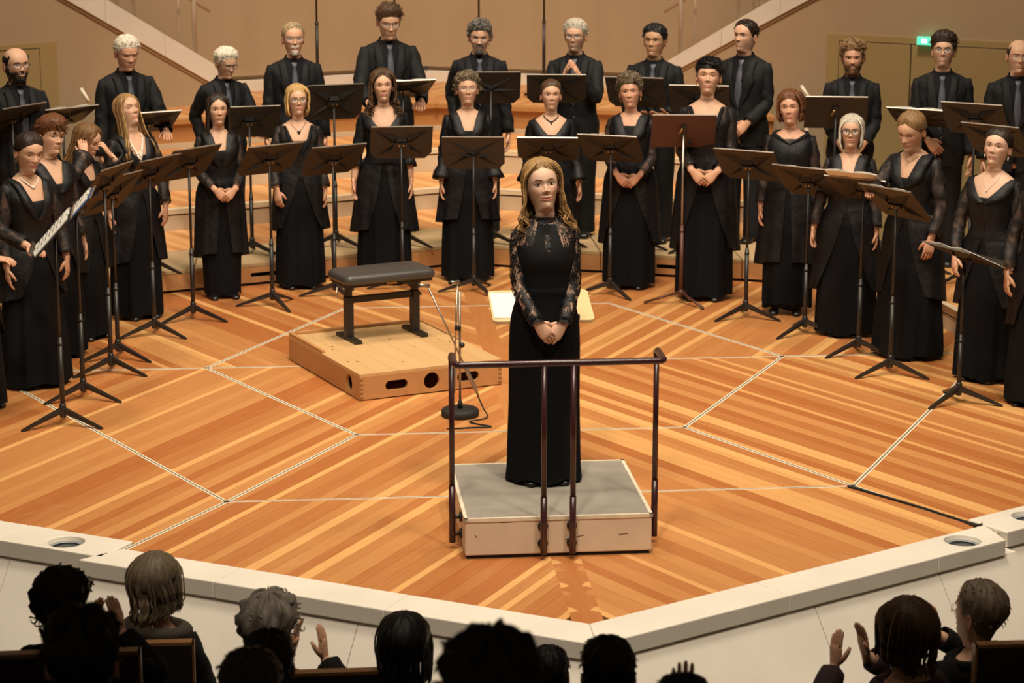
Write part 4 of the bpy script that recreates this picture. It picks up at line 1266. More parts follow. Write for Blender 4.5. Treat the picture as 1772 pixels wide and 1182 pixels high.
def hand_into(mb, W, d, n, side, curl, col, sc=1.0, spread=0.0, mat=0):
    """five separate fingers; d = finger direction, n = palm normal, side +1 left hand / -1 right hand"""
    d = np.array(d, float); d /= np.linalg.norm(d)
    n = np.array(n, float); n -= d * (n @ d); n /= np.linalg.norm(n)
    th = np.cross(n, d) * side
    fr = lambda l, t, k: W + sc * (d * l + th * t + n * k)
    ang = np.linspace(0, TWO, 12, endpoint=False)
    G = []
    for l, hw, ht, k in [(-.03, .024, .019, 0), (0, .0255, .018, 0), (.02, .030, .0175, .002), (.045, .037, .0165, .003), (.07, .0405, .0145, .002), (.088, .039, .011, .001), (.095, .033, .006, .001)]:
        G.append([fr(l, hw * math.cos(q), k + ht * math.sin(q)) for q in ang])
    mb.grid(G, True, True, True, mat, col, flip=(side < 0))
    nail = tuple(min(1, c * 1.12) for c in col)
    for t0, ln, r0, cm in [(.0285, .071, .0090, .9), (.0095, .079, .0093, 1.0), (-.0095, .074, .0089, 1.05), (-.0275, .058, .0078, 1.1)]:
        p = np.array([0.082, t0, 0.001]); path = [p.copy()]; rr = [r0]; bend = 0.0
        for sg, (fr_, cu) in enumerate([(0.46, 0.55), (0.30, 0.85), (0.24, 0.6)]):
            bend += curl * cu * cm
            dv = np.array([math.cos(bend), spread * t0 * 6, math.sin(bend)])
            for q in (0.5, 1.0):
                path.append(path[-1] + dv * ln * fr_ * 0.5); rr.append(r0 * (1 - 0.10 * sg - 0.04 * (q == 1.0)))
        rr[-1] *= 0.72
        P = [fr(*q) for q in path]
        mb.tube(P, np.array(rr) * sc, 7, mat, col, up=n)
    p = np.array([0.022, 0.026, 0.004]); path = [p]; c = min(curl, 0.9)
    for ln, b in [(0.030, 0.0), (0.028, 0.35), (0.024, 0.6)]:
        dv = np.array([0.72 + 0.25 * b, 0.62 - 0.75 * b, 0.25 + 0.35 * c]); dv /= np.linalg.norm(dv)
        path.append(path[-1] + dv * ln)
    mb.tube([fr(*q) for q in path], np.array([.0125, .0118, .0100, .0068]) * sc, 8, mat, col, up=n)


# arm poses, reference body 1.70: wrist, elbow pole, finger direction, palm normal, curl (left side, +x)
POSES = {
    'side': ((.215, -.05, .835), (.22, .8, 0), (.02, -.12, -1), (-1, -.2, 0), .42),
    'side_out': ((.245, -.07, .84), (.35, .6, 0), (.05, -.2, -1), (-.9, -.3, 0), .38),
    'front_side': ((.20, -.13, .86), (.6, .5, 0), (-.1, -.2, -1), (-.6, .75, 0), .45),
    'claspL': ((.090, -.205, .955), (.45, .8, -.1), (-.72, -.22, -.62), (-.25, .85, -.4), .62),
    'claspR': ((.080, -.235, .965), (.45, .8, -.1), (-.70, -.12, -.68), (-.25, .85, -.4), .70),
    'clapL': ((.060, -.245, 1.30), (.5, .6, -.6), (-.40, -.30, .72), (-.85, .2, -.3), .22),
    'clapR': ((.055, -.255, 1.28), (.5, .6, -.6), (-.30, -.35, .78), (-.85, .1, -.3), .18),
    'up': ((.12, -.22, 1.04), (.4, .7, -.4), (-.55, -.55, .05), (-.2, .3, .9), .35),
    'back': ((.16, .09, .90), (.4, .8, 0), (-.7, .25, -.5), (0, -1, 0), .5),
    'hair': ((.105, -.16, 1.50), (.75, -.30, -.6), (-.20, .38, .8), (-.55, .7, .1), .55),
    'hair2': ((.13, -.20, 1.47), (.6, -.55, -.6), (-.42, .30, .8), (-.5, .7, .1), .55),
    'reach': ((.06, -.46, 1.26), (.6, .4, -.7), (-.15, -.92, .06), (-.15, .05, -1), .4),
    'rest': ((.19, -.33, 1.03), (.35, .6, -.4), (-.2, -.9, -.1), (-.1, 0, -1), .45),
    'clap_high': ((.085, -.30, 1.40), (.85, .1, -.6), (-.22, -.05, .95), (-.95, -.2, 0), .16),
    'clap_high2': ((.06, -.33, 1.37), (.85, .1, -.6), (-.18, -.15, .95), (-.95, .1, 0), .12),
    'lap': ((.12, -.28, .80), (.8, .4, 0), (-.5, -.7, -.3), (0, 0, -1), .4),
}


def rotm(yaw, pitch, roll):
    """yaw>0 turns the face to +X, pitch>0 looks up, roll>0 tips the crown to +X"""
    return np.array((Matrix.Rotation(math.radians(yaw), 3, 'Z') @ Matrix.Rotation(math.radians(-pitch), 3, 'X') @ Matrix.Rotation(math.radians(roll), 3, 'Y')))


HAIRC = {'blonde': (.44, .27, .10), 'gold': (.31, .18, .07), 'darkblonde': (.20, .115, .05), 'ash': (.34, .25, .14), 'brown': (.070, .036, .018), 'auburn': (.12, .045, .018), 'dark': (.026, .015, .010), 'black': (.009, .008, .008), 'grey': (.23, .20, .16), 'greybrown': (.13, .095, .06), 'white': (.62, .56, .46), 'silver': (.42, .38, .31), 'salt': (.105, .095, .085), 'lightbrown': (.15, .078, .032)}
SKIN = {'fair': (.60, .355, .235), 'rosy': (.60, .325, .215), 'tan': (.44, .245, .14), 'pale': (.66, .42, .30)}


class Person:
    def __init__(self, sp):
        self.sp = sp
        self.sex = sp.get('sex', 'f')
        self.R = 1.70 if self.sex == 'f' else 1.80
        self.rnd = random.Random(sp.get('seed', 1)); self.nr = np.random.RandomState(sp.get('seed', 1))
        self.hs = sp.get('hs', 1.0) * (1.075 if self.sex == 'f' else 1.10)
        self.z0 = sp.get('chin', 1.483 if self.sex == 'f' else 1.567)
        self.girth = sp.get('girth', 1.0)
        self.s = sp['h'] / (self.z0 + 0.225 * self.hs)
        f = sp.get('head', (0, 0, 0))
        self.RM = rotm(f[0], f[1] + (6 if f[1] > -5 else 2), f[2])
        self.piv = np.array([0, 0.012, self.z0 - 0.03])
        self.H = Head(sp.get('jaw', 1.0), sp.get('wide', 1.0), sp.get('nose', 1.0), sp.get('smile', 0.2), self.sex == 'm')
        self.lean = sp.get('lean', 0.0)
        self.skin = np.array(SKIN[sp.get('skin', 'fair')]) * sp.get('tone', 1.0)

    # head-local (chin origin) -> body
    def hb(self, P, w=1.0):
        P = np.asarray(P, float) * self.hs + np.array([0, -0.006, self.z0])
        Q = (P - self.piv) @ self.RM.T + self.piv
        if np.isscalar(w): out = P + (Q - P) * w
        else: out = P + (Q - P) * np.asarray(w)[..., None]
        return out

    def body_done(self, P):
        """bend forward a little from the hips, then scale"""
        P = np.array(P, float)
        xs = self.sp.get('xs', 1.0)
        if xs != 1.0:
            nb = TORSO[self.sex][-4, 0]
            k = 1 - smooth01(nb - 0.03, nb + 0.02, P[..., 2]) * (np.abs(P[..., 0]) < 0.11)
            P[..., 0] *= 1 + (xs - 1) * k * smooth01(0.95, 1.1, P[..., 2])
        if self.lean:
            hz = 0.95
            k = smooth01(hz - 0.05, hz + 0.25, P[..., 2]); a = math.radians(self.lean)
            y, z = P[..., 1].copy(), P[..., 2] - hz
            P[..., 1] = y + k * (y * (math.cos(a) - 1) - z * math.sin(a))
            P[..., 2] = hz + z + k * (y * math.sin(a) + z * (math.cos(a) - 1))
        return P * self.s

    def fin(self, mb):
        if mb.v:
            V = self.body_done(np.array(mb.v)); mb.v = [tuple(p) for p in V]
        return mb

    # ---------------------------------------------------------------- build
    def build(self):
        sp = self.sp
        self.mb = MB()
        self.make_body()
        root = self.fin(self.mb).build('person', [MAT['skin'], MAT['eye_white'], MAT['iris'], MAT['lash']])
        self.root = root
        if sp.get('hair') and sp['hair'] != 'none': self.make_hair()
        self.make_face_extras()
        self.make_clothes()
        root.location = sp['loc']; root.rotation_euler = (0, 0, math.radians(sp.get('face', 0)))
        tag(root, sp['label'], 'person', sp.get('group'))
        return root

    def make_body(self):
        sp, H, sx = self.sp, self.H, self.sex
        fine = sp.get('fine', 1)
        n = {0: 40, 1: 76, 2: 132}[fine]
        t = np.linspace(0, TWO, n, endpoint=False)
        ang = t - 0.5 * np.sin(t)
        T = TORSO[sx]
        zt = np.linspace(T[0, 0], T[-2, 0], 26)
        rows = [torso_pt(sx, ang, z, -0.004, self.girth) for z in zt]
        st = {0: .009, 1: .0036, 2: .0021}[fine]
        zmin = (T[-2, 0] - self.z0) / self.hs
        zh = np.concatenate([np.linspace(zmin + 0.005, -0.002, 11), np.arange(0.001, 0.028, st * 1.2), np.arange(0.029, 0.137, st), np.linspace(0.140, 0.2, 12), [0.207, 0.213, 0.218, 0.2215, 0.2238, 0.225]])
        cols = [np.tile(self.skin, (n, 1)) for _ in rows]
        for z in zh:
            w, f, b, e = H.sec(z)
            x, y = ring_pts(w, f, b, 0.0, e, ang)
            front = smooth01(0.0, 0.35, np.cos(ang))
            y = y - H.disp(x, z + 0 * x) * front
            P = np.stack([x, y, z + 0 * x], -1)
            wgt = smooth01(-0.075, 0.0, z)
            rows.append(self.hb(P, float(wgt)))
            c = np.tile(self.skin, (n, 1))
            ax = np.abs(x)
            zm = 0.0445 + H.smile * (ax / 0.025) ** 2 * 0.004
            lip = np.exp(-(ax / 0.0245) ** 6) * np.exp(-((z - zm + 0.0008) / 0.0078) ** 4) * front * (y < 0)
            lc = np.array(sp.get('lips', (.42, .13, .10) if sx == 'f' else (.42, .19, .14)))
            c = c + (lc - c) * (lip * (0.85 if sx == 'f' else 0.55))[:, None]
            bl = np.exp(-((ax - 0.042) / 0.020) ** 2 - ((z - 0.080) / 0.020) ** 2) * front
            c = c + (np.array([.60, .24, .17]) * sp.get('tone', 1.0) - c) * (0.35 * bl)[:, None]
            ns = np.exp(-(ax / 0.012) ** 2 - ((z - 0.08) / 0.012) ** 2) * front
            c = c + (np.array([.58, .27, .19]) - c) * (0.25 * ns)[:, None]
            if sp.get('stubble'):
                bz = smooth01(0.078, 0.055, z + 0 * x) * smooth01(-0.018, -0.002, z + 0 * x) * smooth01(1.75, 1.35, np.abs(((ang + math.pi) % TWO) - math.pi)) * (1 - lip)
                bz = np.maximum(bz, smooth01(1.75, 1.6, np.abs(((ang + math.pi) % TWO) - math.pi)) * smooth01(1.1, 1.35, np.abs(((ang + math.pi) % TWO) - math.pi)) * smooth01(0.12, 0.09, z + 0 * x) * smooth01(-0.01, 0.02, z + 0 * x))
                c = c + (np.array(HAIRC[sp['stubble'][0]]) - c) * (bz * sp['stubble'][1])[:, None]
            cols.append(c)
        self.mb.grid(rows, True, True, True, 0, np.array(cols))
        # ears
        for s in (-1, 1):
            w = float(H.sec(0.1)[0])
            G = []
            for k, (sc, dx) in enumerate([(0.55, -0.004), (0.95, 0.004), (1.0, 0.010), (0.86, 0.0125), (0.62, 0.008), (0.3, 0.006)]):
                ring = []
                for q in np.linspace(0, TWO, 12, endpoint=False):
                    ey, ez = 0.0165 * sc * math.sin(q), 0.029 * sc * math.cos(q) * (1.0 if math.cos(q) > 0 else 1.08)
                    ring.append((s * (w - 0.001 + dx + 0.25 * max(ey, 0)), 0.016 + ey - 0.10 * ez, 0.098 + ez))
                G.append(ring)
            self.mb.grid(self.hb(G), True, True, True, 0, tuple(self.skin * np.array([1.0, .88, .84])), flip=(s < 0))
        # eyes
        op = sp.get('eyes', 1.0)
        gaze = sp.get('gaze', (0, 0))
        for s in (-1, 1):
            ex, ez = s * 0.0305, 0.1125
            ey = float(H.face(np.array(ex), np.array(ez)))
            if op > 0.3:
                E = MB(); E.ellipsoid((ex, ey + 0.0046, ez), (0.0152, 0.0092, 0.0070 * op), 14, 8)
                self.mb.add(self.hb(E.v), E.f, 1)
                I = MB(); I.ellipsoid((ex + gaze[0] * 0.004, ey - 0.0037, ez + gaze[1] * 0.002), (0.0060, 0.0018, 0.0062 * min(op, 1.0)), 10, 6)
                self.mb.add(self.hb(I.v), I.f, 2)
            else:
                E = MB(); E.ellipsoid((ex, ey + 0.0050, ez), (0.0140, 0.0088, 0.0065), 12, 8)
                self.mb.add(self.hb(E.v), E.f, 0, tuple(self.skin * 0.92))
            # upper lid and lash line
            up = 0.0060 * op if op > 0.3 else -0.0022
            pts = []
            for q in np.linspace(-1, 1, 7):
                px_ = ex + q * 0.0158; pz = ez + up * (1 - q * q) + (0.0004 * s * q)
                py = ey + 0.0046 - 0.0100 * math.sqrt(max(1 - (q * 0.93) ** 2, 0.02)) + (0.0012 if op > 0.3 else 0)
                pts.append((px_, py, pz))
            self.mb.tube(self.hb(pts), np.array([.0007, .0013, .0016, .0017, .0016, .0013, .0007]) * self.hs, 5, 3)
            lid = [(p[0], p[1] + 0.001, p[2] + 0.0032) for p in pts]
            self.mb.tube(self.hb(lid), np.array([.0012, .0026, .0030, .0032, .0030, .0026, .0012]) * self.hs, 6, 0, tuple(self.skin * np.array([.93, .86, .82])))
            if op > 0.3:
                lo = [(p[0], p[1] + 0.0012, ez - 0.0058 * op * (1 - ((p[0] - ex) / 0.0158) ** 2)) for p in pts]
                self.mb.tube(self.hb(lo), 0.0006 * self.hs, 4, 3)
        # mouth line
        pts = []
        for q in np.linspace(-1, 1, 9):
            x = q * 0.0265; z = 0.0446 + H.smile * q * q * 0.004
            pts.append((x, float(H.face(np.array(x), np.array(z))) + 0.0003, z))
        self.mb.tube(self.hb(pts), np.array([.0004, .0007, .0009, .0009, .0009, .0009, .0009, .0007, .0004]), 4, 0, (.12, .035, .03))
        if sp.get('teeth'):
            E = MB(); E.ellipsoid((0, float(H.face(np.array(0.0), np.array(0.0445))) + 0.0005, 0.0447), (0.012, 0.003, 0.0026), 10, 6)
            self.mb.add(self.hb(E.v), E.f, 1)
        # arms and hands
        k = self.R / 1.70
        self.arms = {}
        for s, key in ((1, 'armL'), (-1, 'armR')):
            ps = POSES[sp.get(key, 'side')] if isinstance(sp.get(key, 'side'), str) else sp[key]
            wr, pole, fd, pn, curl = ps
            m = np.array([s, 1, 1])
            shx = (0.146 if sx == 'f' else 0.180)
            S = np.array([s * shx, 0.012, (1.350 if sx == 'f' else 1.435)])
            W = np.array(wr) * m * k + np.array([s * (0.015 if sx == 'm' else 0), 0, 0])
            W[0] *= (1 + (self.girth - 1) * 0.8)
            E, W = ik(S, W, 0.285 * k, 0.245 * k, np.array(pole) * m)
            self.arms[s] = (S, E, W)
            ap = arm_path(S, E, W)
            r = np.array([.030, .037, .040, .040, .039, .037, .036, .036, .036, .036, .036, .034, .030, .026, .022]) * k * (1.1 if sx == 'm' else 1.0)
            r = np.interp(np.linspace(0, 1, len(ap)), np.linspace(0, 1, len(r)), r)
            self.mb.tube(ap, r, 10, 0, tuple(self.skin))
            hand_into(self.mb, W, np.array(fd) * m, np.array(pn) * m, s, curl, tuple(self.skin * np.array([1.0, .93, .9])), k * (0.97 if sx == 'f' else 1.04), sp.get('spread', 0.15))
        # legs
        for s in (-1, 1):
            if sp.get('seated'):
                P = [(s * .09, 0.02, .84), (s * .11, -.2, .82), (s * .12, -.42, .80), (s * .12, -.45, .62), (s * .12, -.44, .42)]
                rr = [.095, .085, .065, .055, .045]
            else:
                P = [(s * .085, 0.01, .86), (s * .088, 0, .70), (s * .088, -.005, .49), (s * .088, .01, .30), (s * .088, .015, .09), (s * .09, -0.02, .04)]
                rr = [.088, .078, .055, .052, .036, .038]
                P = [(a, b, c * k) for a, b, c in P]
            self.mb.tube(P, rr, 10, 0, tuple(self.skin))

    def skull_arc(self, d0, d1, n, off):
        """points over the skull from direction d0 to d1"""
        d0 = np.array(d0, float); d0 /= np.linalg.norm(d0); d1 = np.array(d1, float); d1 /= np.linalg.norm(d1)
        w = math.acos(max(-1, min(1, float(d0 @ d1)))) + 1e-6
        out = []
        for i in range(n):
            t = i / (n - 1); d = (math.sin((1 - t) * w) * d0 + math.sin(t * w) * d1) / math.sin(w)
            b = 0.0975 if d[1] > 0 else 0.093
            r = 1 / math.sqrt((d[0] / 0.0745) ** 2 + (d[1] / b) ** 2 + (d[2] / 0.112) ** 2)
            out.append(np.array([0, 0.002, 0.113]) + d * (r + off * (0.35 + 0.65 * min(1, t * 3))))
        return out

    # ---------------------------------------------------------------- hair
    def strand(self, mb, P, r, col, n=4, flat=0.55):
        mb.tube(P, r, n, 0, tuple(col), flat=flat)

    def make_hair(self):
        sp, H = self.sp, self.H
        style = sp['hair']; base = np.array(HAIRC[sp.get('haircol', 'brown')])
        nr = self.nr; mb = MB()
        hl = {  # hairline height at azimuth 0, 40, 65, 80, 95, 120, 180 deg
            'short': (.176, .168, .140, .104, .108, .050, .020), 'receding': (.196, .178, .148, .104, .108, .052, .022), 'swept': (.172, .164, .138, .104, .108, .052, .022),
            'bald': (.19, .19, .150, .104, .105, .052, .025), 'curlyshort': (.176, .168, .140, .100, .090, .045, .015), 'pixie': (.158, .158, .140, .098, .100, .050, .015),
            'bob': (.190, .166, .128, .095, .080, .04, .01), 'long': (.196, .164, .126, .095, .080, .04, .01), 'updo': (.186, .170, .146, .120, .112, .062, .022),
            'wavy': (.196, .176, .144, .108, .095, .04, .01), 'fringe': (.150, .150, .138, .110, .105, .055, .02), 'tied': (.192, .168, .142, .118, .108, .060, .02)}[style if style in ('short', 'receding', 'swept', 'bald', 'curlyshort', 'pixie', 'bob', 'long', 'updo', 'wavy', 'fringe', 'tied') else 'short']
        hl = np.array(hl) + np.array([sp.get('hairline', 0), sp.get('hairline', 0) * .8, 0, 0, 0, 0, 0])
        aa = np.radians([0, 40, 65, 80, 95, 120, 180])
        vol = sp.get('vol', {'short': .016, 'receding': .011, 'swept': .022, 'bald': .007, 'curlyshort': .026, 'pixie': .019, 'bob': .020, 'long': .014, 'updo': .012, 'wavy': .016, 'fringe': .022, 'tied': .013}.get(style, .015))
        nc, ns = 64, 16
        ang = np.linspace(0, TWO, nc, endpoint=False) if style != 'bald' else np.linspace(math.radians(58), TWO - math.radians(58), nc)
        fold = np.abs(((ang + math.pi) % TWO) - math.pi)
        zl = np.interp(fold, aa, hl)
        ztop = np.full(nc, 0.2248)
        rough = sp.get('rough', {'bald': .0008, 'curlyshort': .010, 'swept': .005, 'short': .004, 'bob': .002, 'fringe': .004, 'pixie': .004}.get(style, .0025))
        if style == 'bald':
            ztop = np.interp(fold, np.radians([0, 50, 70, 100, 180]), [.191, .191, .160, .172, .185])
        ph = nr.uniform(0, 6, 8)

        def bumpy(a, z, k=1.0):
            return rough * k * (np.sin(a * 7 + z * 60 + ph[0]) + np.sin(a * 13 - z * 90 + ph[1]) + 0.7 * np.sin(a * 23 + z * 150 + ph[2]) + 0.6 * np.sin(a * 37 - z * 40 + ph[3])) * 0.5
        G = []; C = []
        for j in range(ns + 1):
            t = j / ns
            z = zl + (ztop - zl) * (1 - (1 - t) ** 1.6)
            th = vol * smooth01(0.0, 0.45, t) + 0.0012
            if style in ('bald',): th = vol * np.sin(math.pi * min(max(t, 0.02), 0.98)) ** 0.6 + 0 * z + 0.001
            th = th + bumpy(ang, z) * smooth01(0.05, 0.4, t)
            topb = sp.get('top', 0.0) * smooth01(0.15, 0.21, z) * (0.6 + 0.4 * np.cos(ang))
            G.append(H.surf(ang, z, th + topb))
            sh = 1 + 0.22 * np.sin(ang * 31 + z * 30 + ph[4]) * np.sin(ang * 11 + ph[5])
            C.append(base[None, :] * sh[:, None])
        inner = H.surf(ang, zl, -0.006)
        G = [inner] + G; C = [C[0]] + C
        if style == 'bald':
            G.append(H.surf(ang, ztop, -0.006)); C.append(C[0])
        mb.grid(self.hb(G), style != 'bald', False, style != 'bald', 0, np.array(C))
        fine = sp.get('fine', 1)
        rs = lambda a, b: nr.uniform(a, b)
        # ---- locks over the cap
        if style in ('short', 'receding', 'swept', 'pixie', 'fringe', 'curlyshort'):
            cnt = {'curlyshort': 190, 'short': 260, 'receding': 240}.get(style, 230) if fine else 70
            for i in range(cnt):
                a = rs(0, TWO); f = abs(((a + math.pi) % TWO) - math.pi)
                z1 = float(np.interp(f, aa, hl))
                z = z1 + (0.222 - z1) * rs(0.02, 1.0) ** 0.8
                if style == 'curlyshort':
                    c = H.surf(a, z, vol * rs(.6, 1.15) + sp.get('top', 0.0) * float(smooth01(.15, .21, z)) * (0.6 + 0.4 * math.cos(a))); rr = rs(.008, .015); t = np.linspace(0, rs(3.5, 6.0), 9) + rs(0, 6)
                    ax1 = nr.normal(size=3); ax1 /= np.linalg.norm(ax1); ax2 = np.cross(ax1, nr.normal(size=3)); ax2 /= np.linalg.norm(ax2); ax3 = np.cross(ax1, ax2)
                    P = np.array([c + rr * (math.cos(q) * ax2 + math.sin(q) * ax3) + ax1 * (q - t[0]) * 0.0022 for q in t])
                    self.strand(mb, self.hb(P), np.linspace(.0055, .003, 9), base * rs(.6, 1.5), 4, 0.7)
                else:
                    vr = vol * float(smooth01(0, .45, (z - z1) / (.2248 - z1))) + .001; p0 = H.surf(a, z, vr * 0.55); nrm = H.surf(a, z, 1.0) - H.surf(a, z, 0.0)
                    comb = np.array(sp.get('comb', (0.5, 0.6, -0.35)), float)
                    down = np.array([0, 0, -1.0]); side = np.array([math.sin(a), -math.cos(a), 0])
                    if z > 0.17: dv = comb * np.array([1, 1, 0.2])
                    else: dv = down * 0.9 + np.array([0, 0.45, 0])
                    if style == 'fringe' and f < 0.9: dv = down * 0.9 + np.array([0.5, -0.2, 0])
                    dv = dv - nrm * (dv @ nrm); dv /= np.linalg.norm(dv) + 1e-9
                    topz = z > 0.165 or (style == 'fringe' and f < 0.9)
                    L = (rs(.028, .046) if style in ('swept', 'pixie', 'fringe') else rs(.014, .024)) if topz else rs(.010, .018)
                    lift = {'swept': .15, 'short': .08, 'receding': .06, 'pixie': .10, 'fringe': .10}[style] if topz else 0.02
                    P = np.array([p0 + dv * L * t + nrm * (vr * 0.5 + L * lift * math.sin(t * 2.2)) * min(1, t * 2 + .2) for t in np.linspace(0, 1, 5)])
                    self.strand(mb, self.hb(P), np.array([.0030, .0042, .0042, .0030, .0010]), base * rs(.65, 1.45), 4, 0.5)
        if style in ('bob', 'long', 'wavy', 'longcurly'):
            ln = sp.get('len', {'bob': -0.012, 'long': -0.20, 'wavy': -0.115}.get(style, -.15))
            wav = sp.get('wave', {'bob': .0015, 'long': .003, 'wavy': .008}.get(style, .01))
            cnt = int((130 if fine < 2 else 320) * (1 if style != 'bob' else 0.9))
            part = sp.get('part', 0.012)
            for i in range(cnt):
                s = 1 if i % 2 else -1
                f = math.radians(rs(62 if style != 'wavy' else 74, 178)); a = s * f
                layer = rs(0.55, 1.15)
                z_low = ln + rs(-.015, .02) + (0.0 if f > 1.6 else 0.01)
                P = []
                m_top = 7; zs = np.linspace(0.2235, 0.085, m_top)
                a0 = s * math.radians(rs(20, 70)) if f < 1.7 else a
                for j, z in enumerate(zs):
                    t = j / (m_top - 1)
                    aj = a0 + (a - a0) * smooth01(0, 0.8, t)
                    q = H.surf(aj, z, (vol * 1.0 + .006) * layer * (0.6 + 0.4 * t))
                    q = q + np.array([part * (1 - t), 0, 0]); P.append(q)
                q = P[-1].copy(); m2 = 16 if wav > .006 else 8
                outx = rs(.0, .35); wp = rs(0, 6)
                for j in range(1, m2 + 1):
                    t = j / m2; z = 0.085 + (z_low - 0.085) * t
                    dx = math.sin(a) * (0.012 * t * (1 if style != 'bob' else -0.2) + outx * (0.07 if style == 'wavy' else 0.022) * t * (style != 'bob'))
                    dy = -math.cos(a) * 0.004 * t + (0.016 if z < 0.02 else 0.0) * t * (1 if f > 1.2 else 0.2)
                    if style == 'bob' and t > 0.7: dx -= math.sin(a) * 0.016 * (t - .7) / .3
                    if z < -0.06: dx += math.sin(a) * 0.25 * (-0.06 - z); dy += (-0.10 if f < 1.9 else 0.25) * (-0.06 - z)
                    wv = np.array([math.cos(wp + z * 75), math.sin(wp * 1.7 + z * 70), 0]) * wav * t * (1.4 if t > .4 else .6)
                    P.append(np.array([q[0] + dx, q[1] + dy, z]) + wv)
                m = len(P); r = np.full(m, .0062 if fine < 2 else .0037) * rs(.8, 1.3); r[0] *= .4; r[-1] *= .25; r[-2] *= .7
                sh = rs(.5, 1.8)
                self.strand(mb, self.hb(P), r, base * sh, 5, 0.45)
            if style in ('wavy',):   # swept-back front sections pinned behind
                c0 = np.array([0, .002, .113])
                for i in range(150 if fine > 1 else 60):
                    s = 1 if i % 2 else -1
                    a0 = s * math.radians(rs(3, 80)); zz = float(np.interp(abs(a0), aa, hl)) + rs(-.001, .014)
                    if abs(a0) < .5 and rs(0, 1) < .5: zz = rs(.19, .221)
                    P0 = H.surf(a0, min(zz, .2225), 0.0) - c0; mid = np.array([s * .95, .25, rs(.2, .6)])
                    P = self.skull_arc(P0, mid, 6, vol + .004)[:-1] + self.skull_arc(mid, (s * .25, .95, rs(-.2, .15)), 6, vol + .005)
                    P = [p + np.array([0, 0, .0035 * math.sin(j * 1.3 + i)]) for j, p in enumerate(P)]
                    self.strand(mb, self.hb(P), np.array([.0018, .0035, .005, .0055, .0055, .0055, .0055, .005, .005, .004, .002]), base * rs(.6, 1.6), 5, 0.45)
        if style in ('updo', 'tied'):
            c0 = np.array([0, .002, .113])
            for i in range(190):
                a0 = math.radians(rs(-88, 88)); z1 = float(np.interp(abs(a0), aa, hl)) + rs(-.001, .012) + (rs(0, .03) if rs(0, 1) < .4 else 0)
                P0 = H.surf(a0, min(z1, .215), 0.0)
                P = self.skull_arc(P0 - c0, (rs(-.12, .12), .95, rs(-.25, .1)), 9, vol + rs(.0005, .0045))
                self.strand(mb, self.hb(P), np.array([.0018, .004, .005, .005, .005, .005, .005, .004, .003]), base * rs(.55, 1.6), 4, 0.5)
            E = MB(); E.ellipsoid((0, .118, .105), (.036, .028, .034), 14, 10)
            mb.add(self.hb(E.v), E.f, 0, tuple(base))
            for i in range(22):
                t = np.linspace(0, 4.2, 8) + rs(0, 6); ax = nr.normal(size=3); ax /= np.linalg.norm(ax); u = np.cross(ax, (0, 0, 1.0)); u /= np.linalg.norm(u); v = np.cross(ax, u)
                P = [np.array([0, .120, .105]) + .036 * (math.cos(q) * u + math.sin(q) * v) for q in t]
                self.strand(mb, self.hb(P), .005, base * rs(.7, 1.5), 4, 0.6)
        if sp.get('tail'):
            for i in range(40):
                x = rs(-.02, .02); P = [np.array([x * .5, .10, .10]), np.array([x, .125, .07]), np.array([x * 1.6, .12, 0.0]), np.array([x * 2, .12, -.08]), np.array([x * 2, .125, sp['tail'] + rs(0, .03)])]
                self.strand(mb, self.hb(P), np.array([.006, .007, .007, .006, .002]), base * rs(.7, 1.4), 4)
        self.fin(mb).build('hair', MAT['hair'], self.root)
        # brows
        bc = np.array(HAIRC[sp.get('browcol', sp.get('haircol', 'brown'))]) * 0.6
        if sp.get('back_view'): return
        for s in (-1, 1):
            pts = []; mb = MB()
            for q in np.linspace(0, 1, 6):
                x = s * (0.0135 + 0.033 * q); z = (0.1275 if self.sex == 'm' else 0.1305) + 0.0066 * math.sin(q * 2.2) - 0.0022 * q
                pts.append((x, float(H.face(np.array(x), np.array(z))) - 0.0004, z))
            w = 0.0034 if self.sex == 'm' else 0.0025
            mb.tube(self.hb(pts), np.array([.6, 1, 1.05, 1, .8, .35]) * w, 5, 0, tuple(bc))
            self.fin(mb).build('eyebrow', MAT['hair'], self.root)
        if sp.get('beard'):
            col, kind = sp['beard']; bcol = np.array(HAIRC[col]); mb = MB()
            for i in range(420 if kind == 'full' else 230):
                if kind == 'full':
                    a = rs(-1.62, 1.62); z = rs(-.016, .066) if abs(a) < 1.2 else rs(.0, .10)
                else:
                    a = rs(-.42, .42); z = rs(-.012, .030) if rs(0, 1) < .62 else rs(.053, .068)
                w = float(H.sec(z)[0]); x = w * math.sin(a)
                if abs(x) < .020 and .0335 < z < .0535: continue
                if abs(a) < 1.2:
                    P0 = np.array([x, float(H.face(np.array(x), np.array(z))) if abs(a) < 1.1 else H.surf(a, z)[1], z])
                else: P0 = H.surf(a, z)
                P0 = P0 if abs(a) < .9 else H.surf(a, z)
                d = np.array([x * 1.5, -0.05, -0.15]); d /= np.linalg.norm(d); L = rs(.007, .012)
                self.strand(mb, self.hb([P0 + (0, .002, 0), P0 + d * L * .5 + (0, -.002, 0), P0 + d * L]), np.array([.0036, .0036, .001]), bcol * rs(.6, 1.4), 4, .8)
            self.fin(mb).build('beard', MAT['hair'], self.root)

